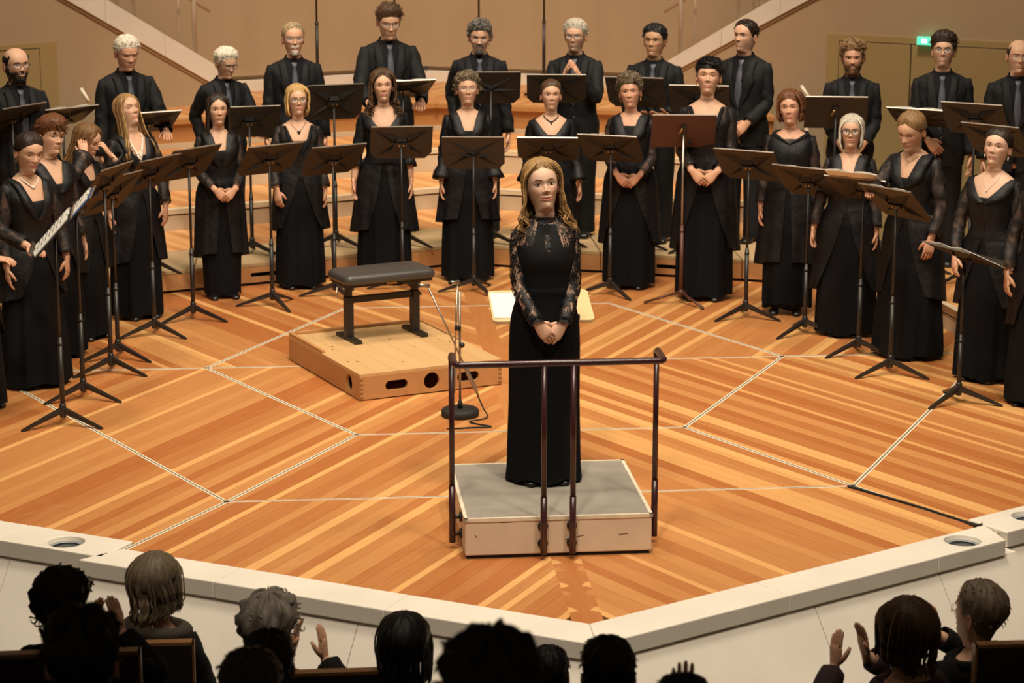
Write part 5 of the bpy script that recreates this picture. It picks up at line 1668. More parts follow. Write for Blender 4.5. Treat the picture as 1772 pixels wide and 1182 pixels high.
    # ---------------------------------------------------------------- glasses, jewellery
    def make_face_extras(self):
        sp, H = self.sp, self.H
        if sp.get('glasses'):
            kind = sp['glasses']
            r, fm = {'dark': (.0019, 'frame_dark'), 'thick': (.0028, 'frame_dark'), 'metal': (.0012, 'frame_metal'), 'half': (.0013, 'frame_metal')}[kind]
            mb = MB(); ln = MB()
            dz = -0.006 if kind != 'half' else -0.014
            for s in (-1, 1):
                cx, cz = s * .0325, .1125 + dz; yy = -.0985
                q = np.linspace(0, TWO, 21)
                hx, hz = (.0245, .0175) if kind != 'half' else (.0225, .012)
                P = [(cx + hx * np.sign(math.cos(t)) * abs(math.cos(t)) ** .75, yy + abs(cx + hx * math.cos(t)) ** 2 * 2.6, cz + hz * np.sign(math.sin(t)) * abs(math.sin(t)) ** .75) for t in q]
                mb.tube(self.hb(P), r, 5)
                ln.add(self.hb(P[:-1]), [tuple(range(20))], 0, None, False)
                e = np.array([s * .0575, yy + .0575 ** 2 * 2.6, .1165 + dz])
                mb.tube(self.hb([e, e + (s * .014, .012, .002), (s * .0755, -.03, .119), (s * .0775, .02, .118), (s * .075, .035, .105)]), r, 5)
            mb.tube(self.hb([(-.0085, -.0983, .1155 + dz), (0, -.1025, .118 + dz), (.0085, -.0983, .1155 + dz)]), r, 5)
            g = self.fin(mb).build('glasses', MAT[fm], self.root)
            self.fin(ln).build('lens', MAT['lens'], g)
        if sp.get('earring'):
            for s in (-1, 1):
                mb = MB(); w = float(H.sec(0.07)[0])
                if sp['earring'] == 'round': mb.ellipsoid((s * (w + .010), .012, .048), (.004, .012, .013), 12, 8)
                else:
                    mb.ellipsoid((s * (w + .010), .012, .064), (.004, .004, .004), 8, 6); mb.ellipsoid((s * (w + .011), .012, .048), (.005, .005, .011), 8, 6)
                mb.v = [tuple(p) for p in self.hb(mb.v)]
                self.fin(mb).build('earring', MAT['pearl' if sp['earring'] == 'round' else 'gold'], self.root)
        if sp.get('necklace'):
            kind = sp['necklace']; mb = MB(); sx = self.sex
            zc, drop = {'pearls': (1.425, .135), 'dark': (1.432, .05), 'pendant': (1.43, .095), 'heart': (1.43, .075), 'silver': (1.43, .065), 'thin': (1.43, .05)}[kind]
            def neck(a, k=0.0):
                t = min(abs(a) / math.pi, 1.0)
                zlow = zc - drop - k
                z = zlow + (zc - zlow) * min(1.0, (t / 0.62)) ** 1.25 + 0.03 * max(0, t - .62)
                x = math.copysign(0.060 * min(1.0, t / 0.5) ** 0.9, a) if t < .62 else math.copysign(0.060 * math.cos((t - .62) / .38 * math.pi / 2), a)
                w, f, b, yc = (float(q) for q in torso_sec(sx, z))
                r_ = min(abs(x) / w, .98)
                yy = (1 - r_ ** 2.25) ** (1 / 2.25)
                return np.array([x, -(f + .005) * yy + yc, z]) if t < .62 else np.array([x, (b + .004) * math.sin((t - .62) / .38 * math.pi / 2) * .9 + yc, z])
            if kind in ('pearls',):
                for k in range(5):
                    for a in np.linspace(-1.9, 1.9, 48 - 3 * k):
                        c = neck(a, 0.012 * k * math.cos(a / 2) ** 2); mb.ellipsoid(c + self.nr.normal(size=3) * .0018, (.0056, .0056, .0056), 6, 5)
                m = 'pearl'
            elif kind in ('dark', 'silver'):
                for a in np.linspace(-math.pi, math.pi, 64): mb.ellipsoid(neck(a), (.0050, .0050, .0050), 6, 5)
                mb.tube([neck(a) for a in np.linspace(-math.pi, math.pi, 65)], .002, 4)
                c = neck(0.0)
                if kind == 'dark': mb.ellipsoid(c + (0, -.004, -.012), (.008, .006, .012), 8, 6)
                else: mb.ellipsoid(c + (0, -.004, 0), (.018, .005, .010), 8, 6)
                m = 'jewel' if kind == 'dark' else 'pearl'
            else:
                mb.tube([neck(a) for a in np.linspace(-math.pi, math.pi, 60)], .0014, 5)
                c = neck(0.0); m = 'gold'
                if kind == 'heart':
                    mb.ellipsoid(c + (.006, -.005, -.008), (.010, .005, .010), 10, 7); mb.ellipsoid(c + (-.006, -.005, -.008), (.010, .005, .010), 10, 7); mb.ellipsoid(c + (0, -.005, -.018), (.008, .005, .012), 10, 7); m = 'jewel'
                elif kind == 'pendant': mb.ellipsoid(c + (0, -.005, -.012), (.007, .005, .011), 10, 7); m = 'pearl'
            self.fin(mb).build('necklace', MAT[m], self.root)

    # ---------------------------------------------------------------- clothes
    def open_loft(self, zs, phi, off, n=56, girth=None):
        """torso shell that stays open by the half angle phi(z) in front"""
        G = []
        for z, p, o in zip(zs, phi, off):
            a = np.linspace(p, TWO - p, n)
            G.append(torso_pt(self.sex, a, z, o, self.girth if girth is None else girth))
        return np.array(G)

    def vopen(self, zs, zv, ztop, wtop):
        """half-angle of a V opening from zv up to ztop with half width wtop there"""
        out = []
        for z in zs:
            if z <= zv: out.append(0.0); continue
            t = (z - zv) / (ztop - zv)
            xo = wtop * min(t, 1.25) ** 0.9
            w = float(torso_sec(self.sex, z)[0])
            r = min(xo / w, 1.0)
            out.append(math.asin(r ** 1.12) if r < 0.97 else 1.35 + (t - 0.9) * 2.2)
        return np.minimum(np.maximum.accumulate(out), 2.65)

    def sleeves(self, name, mat_, rad, start=0.0, cuff=0.0, length=1.0, wrinkle=0.003, parent=None, n=18):
        outs = []
        for s in (1, -1):
            S, E, W = self.arms[s]
            p = arm_path(S, E, W, 7)
            p = p[:max(3, int(round(len(p) * length)))]
            # start a little inside the shoulder
            d0 = np.array([-s * 0.06, 0, -0.012]); p = np.vstack([p[0] + d0, p[0] + d0 * 0.4, p])
            m = len(p); t = np.linspace(0, 1, m)
            r = np.interp(t, np.linspace(0, 1, len(rad)), rad) * self.R / 1.7
            r = r + cuff * smooth01(0.78, 1.0, t)
            r[0] *= 0.62; r[1] *= 0.88
            mb = MB()
            T = np.gradient(p, axis=0); T /= np.linalg.norm(T, axis=1)[:, None]
            N = np.array([0, -1.0, 0]); G = []; ang = np.linspace(0, TWO, n, endpoint=False)
            ph = self.nr.uniform(0, 6, 3)
            for i in range(m):
                N = N - T[i] * (N @ T[i]); N /= np.linalg.norm(N); B = np.cross(T[i], N)
                rr = r[i] + wrinkle * np.sin(ang * 2 + i * 1.7 + ph[0]) + wrinkle * .7 * np.sin(ang * 5 + i * .9 + ph[1])
                G.append(p[i] + rr[:, None] * (np.cos(ang)[:, None] * N + np.sin(ang)[:, None] * B))
            G = np.array(G)
            # turn the cloth in at the cuff
            G = np.concatenate([G, [p[-1] + (G[-1] - p[-1]) * 0.86 - T[-1] * 0.004]])
            mb.grid(G, True, True, False, 0)
            self.fin(mb).build(name, MAT[mat_], parent or self.root)

    def ribbon(self, zs, phi, off, width, lift=0.012, taper=None, name='collar', mat_='organza_dense', parent=None, notch=False):
        """lapel / shawl collar lying along both edges of an opening"""
        for s in (1, -1):
            G = []
            m = len(zs)
            for i, (z, p, o) in enumerate(zip(zs, phi, off)):
                wd = width * (taper[i] if taper is not None else 1.0)
                w = max(float(torso_sec(self.sex, z)[0]), 0.06)
                row = []
                for q, lf in ((-0.002, .002), (0.25, lift * .8), (0.6, lift), (1.0, lift * .55), (0.98, .001)):
                    a = p + (q * wd) / w
                    zz = z - q * wd * 0.32
                    row.append(torso_pt(self.sex, np.array(s * a), zz, o + lf, self.girth))
                G.append(row)
            mb = MB(); mb.grid(np.array(G), False, False, False, 0, flip=(s < 0))
            self.fin(mb).build(name, MAT[mat_], parent or self.root)

    def skirt_ring(self, z, w, d, amp, k, ph, n, yc=0.0):
        a = np.linspace(0, TWO, n, endpoint=False)
        m = 1 + amp * (np.sin(a * k + ph[0] + 0.5 * np.sin(a * 2 + ph[1])) + 0.45 * np.sin(a * (k * 2 + 1) + ph[2]))
        return np.stack([w * np.sin(a) * m, -d * np.cos(a) * m + yc, np.full(n, z) + 0.0], -1)

    def make_clothes(self):
        getattr(self, 'wear_' + self.sp.get('wear', 'gown' if self.sex == 'f' else 'suit'))()

    def wear_gown(self):
        sp = self.sp; sx = 'f'
        ph = self.nr.uniform(0, 6, 3); hem = sp.get('hem', .20); g = self.girth
        # skirt
        zs = np.array([1.10, 1.06, 1.0, .94, .88, .78, .65, .5, .35, .2, .1, .045, sp.get('hemz', .02)])
        k = sp.get('pleats', 9); n = 96
        G = []
        for z in zs:
            if z > .9: w, f, b, yc = (float(q) for q in torso_sec(sx, z, g)); w, d = w + .012, (f + b) / 2 + .012
            else:
                t = (.9 - z) / .9; w0 = (.190) * g; w = w0 + (hem - w0) * smooth01(0, 1, t) ** .9; d = .135 * g + (hem * .86 - .135 * g) * t; yc = .005
            R_ = self.skirt_ring(z, w, d, sp.get('pleat_amp', .045) * smooth01(1.0, .2, z), k, ph, n, yc)
            if z < .05: R_[:, 2] += .012 * (1 + np.sin(np.linspace(0, TWO * 5, n) + ph[1]))
            G.append(R_)
        mb = MB(); mb.grid(np.array(G)[::-1], True, False, True, 0)
        sk = self.fin(mb).build('skirt', MAT['cloth_skirt'], self.root)
        # inner top
        zv = sp.get('cami', 1.275)
        zt = np.linspace(1.02, zv, 14); a = np.linspace(0, TWO, 56, endpoint=False)
        G = [torso_pt(sx, a, z, .008, g) for z in zt] + [torso_pt(sx, a, zv, -.006, g)]
        mb = MB(); mb.grid(G, True, True, False, 0); self.fin(mb).build('camisole', MAT['cloth_black'], self.root)
        # sheer wrap / jacket with opening
        neck = sp.get('neck', 'v')
        zvv, wt = {'v': (1.20, .072), 'deep': (1.15, .080), 'wide': (1.25, .135), 'square': (1.16, .100), 'closed': (1.345, .10), 'wrap': (1.22, .065), 'lapel': (1.15, .058)}[neck]
        ztop = 1.425 if neck not in ('wide', 'square') else 1.400
        zs = np.concatenate([np.linspace(.94, zvv, 10)[:-1], np.linspace(zvv, ztop, 16)])
        phi = self.vopen(zs, zvv, 1.415, wt)
        off = np.full(len(zs), .017) + .004 * np.sin(zs * 40)
        G = self.open_loft(zs, phi + .004, off)
        jw = (self.nr.rand(*G.shape[:2]) - .5) * .004
        G[..., 1] += jw
        mb = MB(); mb.grid(G, False, False, False, 0)
        jk = self.fin(mb).build('wrap_top', MAT[sp.get('topmat', 'organza_dense')], self.root)
        m_ = zs > zvv - 0.02
        zc, pc, oc = zs[m_], phi[m_], off[m_]
        cw = {'v': .075, 'deep': .055, 'wide': .095, 'square': .03, 'closed': .02, 'wrap': .085, 'lapel': .095}[neck] * sp.get('collar', 1.0)
        tp = np.clip(np.sin(np.linspace(.25, math.pi * .8, len(zc))) * 1.15, .3, 1.1)
        self.ribbon(zc, pc, oc, cw, .018 if neck != 'square' else .006, tp, 'collar', 'cloth_black' if neck in ('square', 'closed') else 'organza_dense', jk)
        if neck == 'closed':
            pts = [torso_pt(sx, np.array(q), 1.372 + .045 * (1 - math.cos(q)) / 2 * 1.0, .010) for q in np.linspace(-math.pi, math.pi, 40)]
            a = np.linspace(-.9, .9, 14)
            G = [[torso_pt(sx, np.array(q), z, .008) for q in a] for z in np.linspace(1.26, 1.375, 8)]
            mb = MB(); mb.grid(np.array(G), False); self.fin(mb).build('lace_inset', MAT['lace'], jk)
        if sp.get('buttons'):
            for z in np.linspace(zvv - .02, .99, 4):
                mb = MB(); mb.ellipsoid(torso_pt(sx, np.array(0.02), z, .022, g), (.006, .004, .006), 8, 6); self.fin(mb).build('button', MAT['jewel'], jk)
        # tails of the jacket, flaring over the skirt
        tail = sp.get('tail_z', .40 + .2 * self.rnd.random())
        tgap = sp.get('tail_gap', .2 + .5 * self.rnd.random())
        if tail < .93:
            zs2 = np.linspace(.985, tail, 9); G = []
            n2 = 72
            for i, z in enumerate(zs2):
                t = i / 8.0
                gap = .10 + tgap * t ** 1.3
                a = np.linspace(gap, TWO - gap, n2)
                w, f, b, yc = (float(q) for q in torso_sec(sx, max(z, .88), g))
                w = w + .028 + sp.get('flare', .05) * t; d = (f + b) / 2 + .030 + sp.get('flare', .05) * t * .8
                m = 1 + .035 * t * np.sin(a * 10 + ph[0]) + .02 * t * np.sin(a * 17 + ph[1])
                zz = z + .05 * t * np.cos(a) * sp.get('tail_slope', 1.0)
                G.append(np.stack([w * np.sin(a) * m, -d * np.cos(a) * m + yc, zz], -1))
            mb = MB(); mb.grid(np.array(G), False, flip=True); self.fin(mb).build('jacket_tail', MAT[sp.get('tailmat', 'organza_dense')], jk)
        # sleeves
        cuff = {'plain': .004, 'bell': .040, 'short': .016}[sp.get('sleeve', 'plain')]
        self.sleeves('sleeve', sp.get('sleevemat', 'organza'), [.052, .058, .057, .052, .049, .046, .045, .044], cuff=cuff, length={'short': .80}.get(sp.get('sleeve'), .97), parent=jk, wrinkle=.004)
        self.shoes_f()

    def shoes_f(self):
        for s in (-1, 1):
            mb = MB(); y0 = -.02
            G = []
            for y, w, h in [(.085, .020, .05), (.07, .030, .065), (.03, .034, .062), (-.03, .036, .055), (-.09, .040, .045), (-.135, .034, .036), (-.16, .018, .024)]:
                G.append([(s * .09 + w * math.sin(q), y, max(.001, h * .5 * (1 + math.cos(q)) * .98)) for q in np.linspace(0, TWO, 12, endpoint=False)])
            mb.grid(np.array(G), True, True, True, 0)
            self.fin(mb).build('shoe', MAT['shoe'], self.root)

    def wear_lace_gown(self):
        """the conductor: pleated floor-length gown, lace sleeves and yoke, stand-up collar"""
        sx = 'f'; ph = self.nr.uniform(0, 6, 3)
        n = 360; G = []
        a = np.linspace(0, TWO, n, endpoint=False)
        zs = np.array([1.07, 1.045, 1.0, .95, .9, .84, .75, .6, .45, .3, .16, .08, .03, .012])
        for z in zs:
            t = max(0, (1.05 - z) / 1.05)
            w = np.interp(z, [0, .06, .45, .75, .88, .97, 1.05, 1.1], [.208, .200, .190, .190, .185, .165, .138, .135])
            d = np.interp(z, [0, .06, .45, .75, .88, .97, 1.05, 1.1], [.180, .170, .150, .142, .140, .122, .104, .10])
            fold = .030 * smooth01(.9, .05, z) * (np.sin(a * 7 + ph[0] + .8 * np.sin(2 * a + ph[1])) + .5 * np.sin(a * 13 + ph[2]))
            pl = .011 * np.abs(np.sin(a * 45)) * (1 - .2 * smooth01(.9, 1.07, z))
            m = 1 + fold + pl
            zz = np.full(n, z)
            if z < .05: zz = z + .014 * (1 + np.sin(a * 6 + ph[1])) * (np.cos(a) > .3)
            G.append(np.stack([w * np.sin(a) * m, -d * np.cos(a) * m + .004, zz], -1))
        mb = MB(); mb.grid(np.array(G)[::-1], True, False, True); self.fin(mb).build('skirt', MAT['cloth_skirt'], self.root)
        mb = MB(); a2 = np.linspace(0, TWO, 120, endpoint=False)
        mb.grid([torso_pt(sx, a2, z, o) for z, o in ((1.025, .006), (1.03, .0105), (1.075, .0105), (1.08, .006))], True); self.fin(mb).build('waistband', MAT['cloth_black'], self.root)
        # bodice with fine tucks, opening as a narrow keyhole in front
        zb = np.concatenate([np.linspace(1.05, 1.27, 16), np.linspace(1.28, 1.448, 16)]); G = []
        a3 = np.linspace(0, TWO, 200, endpoint=False)
        for z in zb:
            P = torso_pt(sx, a3, z, .010)
            tk = .0022 * np.abs(np.sin(a3 * 40)) * smooth01(1.06, 1.12, z)
            c = P.copy(); c[:, 2] = 0; nn = c / np.linalg.norm(c, axis=1)[:, None]
            G.append(P + nn * tk[:, None])
        mb = MB(); mb.grid(np.array(G), True)
        # split faces into cloth and lace yoke
        mats = []
        for f in mb.f:
            c = np.mean([mb.v[i] for i in f], axis=0)
            x = abs(c[0])
            yoke = (c[2] > 1.30 + .0 and x > .088 - (c[2] - 1.30) * .35) or (c[2] > 1.415)
            key = x < .006 + .010 * max(0, math.sin((c[2] - 1.28) / .095 * math.pi)) and 1.28 < c[2] < 1.375 and c[1] < 0
            mats.append(1 if (yoke or key) else 0)
        mb.m = mats
        bo = self.fin(mb).build('bodice', [MAT['cloth_black'], MAT['lace']], self.root)
        # collar
        mb = MB(); G = []
        aa = np.linspace(0, TWO, 80, endpoint=False)
        for z, o in ((1.400, .010), (1.418, .009), (1.436, .006), (1.450, .006), (1.462, .010)):
            P = torso_pt(sx, aa, np.full(80, z), o); P[:, 2] += -.022 * (0.5 + .5 * np.cos(aa)) ** 2
            if z > 1.455: P[:, 2] += .006 * np.abs(np.sin(aa * 16))
            G.append(P)
        mb.grid(np.array(G), True); self.fin(mb).build('collar', MAT['lace_dense'], bo)
        mb = MB(); P = [torso_pt(sx, np.array(q), 1.422, .013) + np.array([0, 0, -.030 * (0.5 + .5 * math.cos(q)) ** 1.6]) for q in np.linspace(-math.pi, math.pi, 60)]
        mb.tube(P, .0018, 6); self.fin(mb).build('necklace', MAT['gold'], self.root)
        self.sleeves('lace_sleeve', 'lace', [.042, .048, .050, .048, .046, .043, .040, .036], cuff=.002, length=1.0, wrinkle=.0015, parent=bo, n=28)
        for s in (1, -1):
            S, E, W = self.arms[s]; d = (W - E) / np.linalg.norm(W - E)
            mb = MB(); mb.tube([W - d * .035, W - d * .015, W + d * .002, W + d * .014], [.037, .036, .035, .040], 24, caps=False); self.fin(mb).build('cuff', MAT['lace_dense'], bo)
        self.shoes_f()
        mb = MB(); S, E, W = self.arms[1]

    def wear_suit(self):
        sp = self.sp; sx = 'm'; g = self.girth; ph = self.nr.uniform(0, 6, 3)
        # trousers
        mb = MB(); a = np.linspace(0, TWO, 32, endpoint=False)
        for s in (-1, 1):
            G = []
            for z, w, d, x in [(.93, .098, .115, .075), (.86, .104, .125, .080), (.74, .098, .112, .090), (.6, .088, .098, .095), (.48, .080, .088, .096), (.3, .076, .084, .097), (.12, .074, .086, .098), (.05, .076, .092, .098), (.035, .074, .09, .098)]:
                w *= (1 + (g - 1) * .8); cr = 1 + .03 * np.cos(a * 2) + .015 * np.sin(a * 3 + z * 25 + s)
                G.append(np.stack([s * x + w * np.sin(a) * cr, -d * np.cos(a) * cr + .012, np.full(32, z)], -1))
            mb.grid(np.array(G)[::-1], True, True, True)
        G = [torso_pt(sx, a, z, .012, g) for z in np.linspace(.86, 1.06, 6)]; mb.grid(G, True, True, True)
        self.fin(mb).build('trousers', MAT['suit'], self.root)
        # shirt
        aa = np.linspace(0, TWO, 48, endpoint=False)
        zs = np.concatenate([np.linspace(1.0, 1.44, 10), [1.47, 1.495, 1.515, 1.53]])
        G = [torso_pt(sx, aa, z, .007, g) for z in zs]
        mb = MB(); mb.grid(G, True, True, False); sh = self.fin(mb).build('shirt', MAT['shirt'], self.root)
        mb = MB(); G = []
        for z, o in ((1.525, .006), (1.545, .008), (1.562, .009), (1.545, .015), (1.522, .019)):
            ac = np.linspace(.10, TWO - .10, 40)
            P = torso_pt(sx, ac, np.full(40, z), o); P[:, 2] -= .030 * (.5 + .5 * np.cos(ac)) ** 1.5
            G.append(P)
        mb.grid(np.array(G), False); self.fin(mb).build('shirt_collar', MAT['shirt'], sh)
        # tie
        mb = MB(); rows = []
        for z, hw, o in [(1.505, .020, .016), (1.497, .023, .022), (1.470, .016, .022), (1.462, .015, .016), (1.40, .022, .012), (1.28, .030, .012), (1.15, .036, .012), (1.06, .038, .012)]:
            w, f, b, yc = (float(q) for q in torso_sec(sx, z, g)); yy = -(f + .007 + o) + yc
            rows.append([(-hw, yy + .006, z), (-hw * .5, yy, z), (hw * .5, yy, z), (hw, yy + .006, z)])
        mb.grid(np.array(rows), False, flip=True); self.fin(mb).build('tie', MAT['tie'], sh)
        # jacket
        zv = sp.get('zv', 1.13); ztop = 1.525
        zs = np.concatenate([np.linspace(.80, zv, 12)[:-1], np.linspace(zv, ztop, 16)])
        phi = self.vopen(zs, zv, 1.52, .072)
        phi = phi + np.where(zs < zv - .12, (zv - .12 - zs) * .35, 0) * (0 if sp.get('closed') else 1) + .01
        off = np.interp(zs, [.80, .92, 1.1, 1.3, 1.42, 1.46, 1.50, 1.53], [.040, .034, .022, .024, .026, .024, .016, .012])
        G = self.open_loft(zs, phi, off, 60)
        G[..., 1] += .004 * np.sin(G[..., 2] * 37 + G[..., 0] * 30 + ph[0]); G[..., 0] += .003 * np.sin(G[..., 2] * 45 + ph[1])
        if sp.get('seated'): G = G[zs > .9]
        mb = MB(); mb.grid(G, False); jk = self.fin(mb).build('jacket', MAT['suit'], self.root)
        m_ = zs > zv - .01
        tp = np.interp(np.linspace(0, 1, m_.sum()), [0, .25, .62, .66, .70, 1], [.15, .6, 1.0, .62, .80, .45])
        self.ribbon(zs[m_], phi[m_], off[m_], .085, .010, tp, 'lapel', 'suit', jk)
        for z in (zv - .01, zv - .11):
            mb = MB(); c = torso_pt(sx, np.array(.02), z, .03, g); mb.ellipsoid(c, (.010, .004, .010), 10, 6)
            self.fin(mb).build('button', MAT['jewel'], jk)
        self.sleeves('sleeve', 'suit', [.062, .066, .064, .060, .057, .054, .050, .047], length=.985, parent=jk, wrinkle=.004)
        for s in (-1, 1):
            mb = MB(); G = []
            for y, w, h in [(.105, .026, .06), (.085, .038, .085), (.03, .042, .085), (-.04, .044, .070), (-.11, .050, .055), (-.17, .046, .045), (-.195, .028, .030)]:
                G.append([(s * .098 + w * math.sin(q), y, max(.001, h * .5 * (1 + math.cos(q)))) for q in np.linspace(0, TWO, 12, endpoint=False)])
            mb.grid(np.array(G), True, True, True); self.fin(mb).build('shoe', MAT['shoe'], self.root)

    def wear_coat(self):
        """seated listener seen from behind"""
        sp = self.sp; sx = self.sex; g = self.girth
        T = TORSO[sx]; top = T[-4, 0]
        aa = np.linspace(0, TWO, 48, endpoint=False)
        zs = np.linspace(T[0, 0] + .02, top, 18)
        off = np.interp(zs, [zs[0], 1.2, top - .08, top], [.03, .03, .028, .014])
        G = [torso_pt(sx, aa, z, o, g) for z, o in zip(zs, off)]
        G = np.array(G); G[..., 1] += .006 * np.sin(G[..., 2] * 31 + G[..., 0] * 17); 
        mb = MB(); mb.grid(G, True, True, True); ct = self.fin(mb).build('coat', MAT[sp.get('coatmat', 'coat_dark')], self.root)
        mb = MB(); P = [torso_pt(sx, np.array(q), top - .012 + .012 * (1 - math.cos(q)) / 2, .018, g) for q in np.linspace(0, TWO, 40)]
        mb.tube(P, .022 if not sp.get('furcollar') else .034, 10); self.fin(mb).build('collar', MAT['fur' if sp.get('furcollar') else sp.get('coatmat', 'coat_dark')], ct)
        self.sleeves('sleeve', sp.get('coatmat', 'coat_dark'), [.078, .078, .072, .066, .062, .060, .056, .052], length=.95, parent=ct)
        mb = MB(); k = self.R / 1.7
        for s in (-1, 1):
            mb.tube([(s * .09, 0.02, .84), (s * .11, -.2, .82), (s * .12, -.44, .80), (s * .12, -.47, .62), (s * .12, -.45, .42)], [.11, .105, .085, .075, .062], 12)
        self.fin(mb).build('trousers', MAT['cloth_black'], self.root)
        for s in (-1, 1):
            mb = MB(); mb.ellipsoid((s * .12, -.52, .405), (.045, .12, .05), 12, 8); self.fin(mb).build('shoe', MAT['shoe'], self.root)


sheer('lace_dense', (0.010, 0.010, 0.013), 0.75, 60)
# ================================================================== the people on stage
GF = 'choir singers in black gowns'
GM = 'choir singers in black suits'


def foot(u, v, z=0.0, back=0.12):
    g = at(u, v, z); return (float(g[0]), float(g[1]) + back, z)


def tall(loc, u_, v_top):
    return z_at(loc[0], loc[1], v_top) - loc[2]


def woman(u, v, vtop, label, **k):
    loc = foot(u, v)
    h = tall(loc, u, vtop) - k.pop('hairup', 0.015)
    sp = dict(sex='f', loc=loc, h=h, label=label, group=GF, seed=abs(int(u)) + 7); sp.update(k)
    return Person(sp).build()


def man(u, vtop, h, label, **k):
    z = 0.18; zt_ = z + h
    r = _ray(u, vtop); P = CAM + r * (zt_ - CAM[2]) / r[2]
    sp = dict(sex='m', loc=(float(P[0]), float(P[1]), z), h=h - k.pop('hairup', 0.015), label=label, group=GM, xs=.95, seed=int(u) + 3); sp.update(k)
    return Person(sp).build()


# the conductor
cl = at(945, 838, 0.21)
Person(dict(sex='f', loc=(float(cl[0]), float(cl[1]) + 0.10, 0.21), h=1.70, fine=2, seed=11, label='person in black gown with lace sleeves, hands clasped, standing on the podium', wear='lace_gown',
            face=2, head=(3, 7, -5), hair='wavy', haircol='gold', browcol='brown', smile=.95, armL=((.075, -.19, .905), (.45, .8, -.1), (-.66, -.2, -.72), (-.25, .85, -.4), .62), armR=((.070, -.215, .915), (.45, .8, -.1), (-.66, -.12, -.74), (-.25, .85, -.4), .70), skin='pale', gaze=(.1, .05), part=.012, vol=.022, len=-.115, wave=.020, eyes=1.1, jaw=1.0, xs=.97, hs=1.04, lips=(.50, .13, .11))).build()

woman(-48, 716, 232, 'person in black gown, half seen, reaching out to hold a folder', face=62, hair='updo', haircol='brown', armL='rest', armR='rest', hem=.22, head=(0, -8, 0))
woman(60, 672, 225, 'person in black ruffled gown with silver necklace and drop earrings, eyes lowered', face=38, head=(-6, -12, 4), hair='updo', haircol='dark', eyes=0, smile=.6, necklace='silver', earring='drop', neck='deep', hem=.25, armL='front_side', armR='side', tail_z=.6, lips=(.40, .12, .10))
woman(98, 622, 203, 'person in black wrap top with stand-up collar beside the one with drop earrings', face=34, head=(4, -4, 8), hair='fringe', haircol='auburn', smile=.7, eyes=.7, neck='wrap', buttons=True, hem=.22, armL='side', armR='side', vol=.03, top=.015)
woman(150, 590, 208, 'person in black sheer-sleeved gown raising both hands to the face', face=48, head=(22, -22, 0), hair='long', haircol='lightbrown', len=-.26, armL='hair2', armR='hair', sleeve='bell', hem=.20, neck='v', eyes=0)
woman(238, 554, 160, 'person in black jacket gown with chunky pearl necklace, chin raised', face=30, head=(8, 14, -2), hair='long', haircol='gold', len=-.25, eyes=0, smile=.2, necklace='pearls', neck='deep', hem=.20, armL='front_side', armR='side_out', part=.0, vol=.008)
woman(385, 519, 162, 'person in black gown with broad shawl collar, hands clasped at the waist', face=12, head=(0, 0, 0), hair='long', haircol='dark', len=-.22, neck='lapel', armL='claspL', armR='claspR', hem=.155, tail_z=.36, tail_gap=.2, flare=.035, smile=.0, pleat_amp=.02)
woman(521, 501, 146, 'person in sheer black top with glasses and dark heart pendant', face=6, head=(4, 2, 0), hair='bob', haircol='blonde', glasses='dark', necklace='heart', neck='square', hem=.21, armL='side', armR='front_side', topmat='organza', pleats=7, tail_z=.5, smile=.3, tone=1.02)
woman(668, 493, 121, 'person in black gown with wide off-shoulder collar and elbow-length sleeves', face=-2, head=(6, 2, -2), hair='long', haircol='brown', len=-.14, wave=.024, neck='wide', sleeve='short', armL='side', armR='side_out', hem=.22, tail_z=.42, flare=.07, sleevemat='organza_dense', vol=.028, hs=.97)
woman(812, 489, 126, 'person in black gown with flared sheer cuffs and rimless glasses', face=0, head=(0, 2, 0), hair='curlyshort', haircol='greybrown', glasses='metal', smile=.9, eyes=.6, neck='v', sleeve='bell', hem=.215, tail_z=.5, flare=.06, armL='side', armR='side', wide=1.04, sleevemat='organza_dense', girth=1.05)
woman(955, 487, 137, 'person in black boat-neck gown with dark bead necklace behind the conductor', face=-3, head=(2, 0, 0), hair='updo', haircol='brown', necklace='dark', neck='wide', smile=.6, armL='side_out', armR='side', hem=.21, sleeve='bell', sleevemat='organza_dense', tail_z=.5)
woman(1092, 501, 130, 'person in buttoned dark blouse gown with gold ring, hands folded low', face=-14, head=(2, 0, -4), hair='curlyshort', haircol='greybrown', top=.02, vol=.024, earring='drop', smile=.5, neck='wrap', armL='claspL', armR='claspR', hem=.21, tail_z=.36, tail_gap=.8, cami=1.34, skin='rosy', girth=1.04)
woman(1222, 521, 100, 'tall person in sheer black top with square neckline, hands clasped, lips parted', face=-14, head=(2, 4, 2), hair='pixie', haircol='black', comb=(.7, -.4, 0), earring='drop', teeth=True, eyes=.6, smile=.6, neck='square', armL='claspL', armR='claspR', hem=.20, tail_z=.36, tail_gap=.7, topmat='organza', lips=(.45, .12, .10), jaw=.97)
woman(1366, 546, 156, 'person in black tunic gown with lace neckline and dark shoes showing', face=-16, head=(-4, 0, -4), hair='bob', haircol='auburn', len=.012, hairline=-.012, vol=.022, smile=.9, neck='closed', cami=1.27, armL='side', armR='side', hem=.19, hemz=.07, tail_z=.38, tail_gap=.1, flare=.05, skin='rosy', eyes=.8)
woman(1468, 584, 197, 'person in sheer black jacket gown with thick dark-rimmed glasses', face=-20, head=(4, 0, 0), hair='bob', haircol='silver', glasses='thick', smile=.1, neck='lapel', armL='side', armR='side_out', hem=.235, tail_z=.35, tail_gap=.75, flare=.07, len=-.02, girth=1.08, hairline=-.005, vol=.014)
woman(1578, 622, 184, 'person in sheer black gown bending the head and reaching for the printed score', face=-40, head=(-4, -18, 4), hair='tied', haircol='darkblonde', eyes=0, smile=.3, neck='wrap', necklace='thin', armL='front_side', armR='reach', hem=.25, tail_z=.42, buttons=True, lean=4)
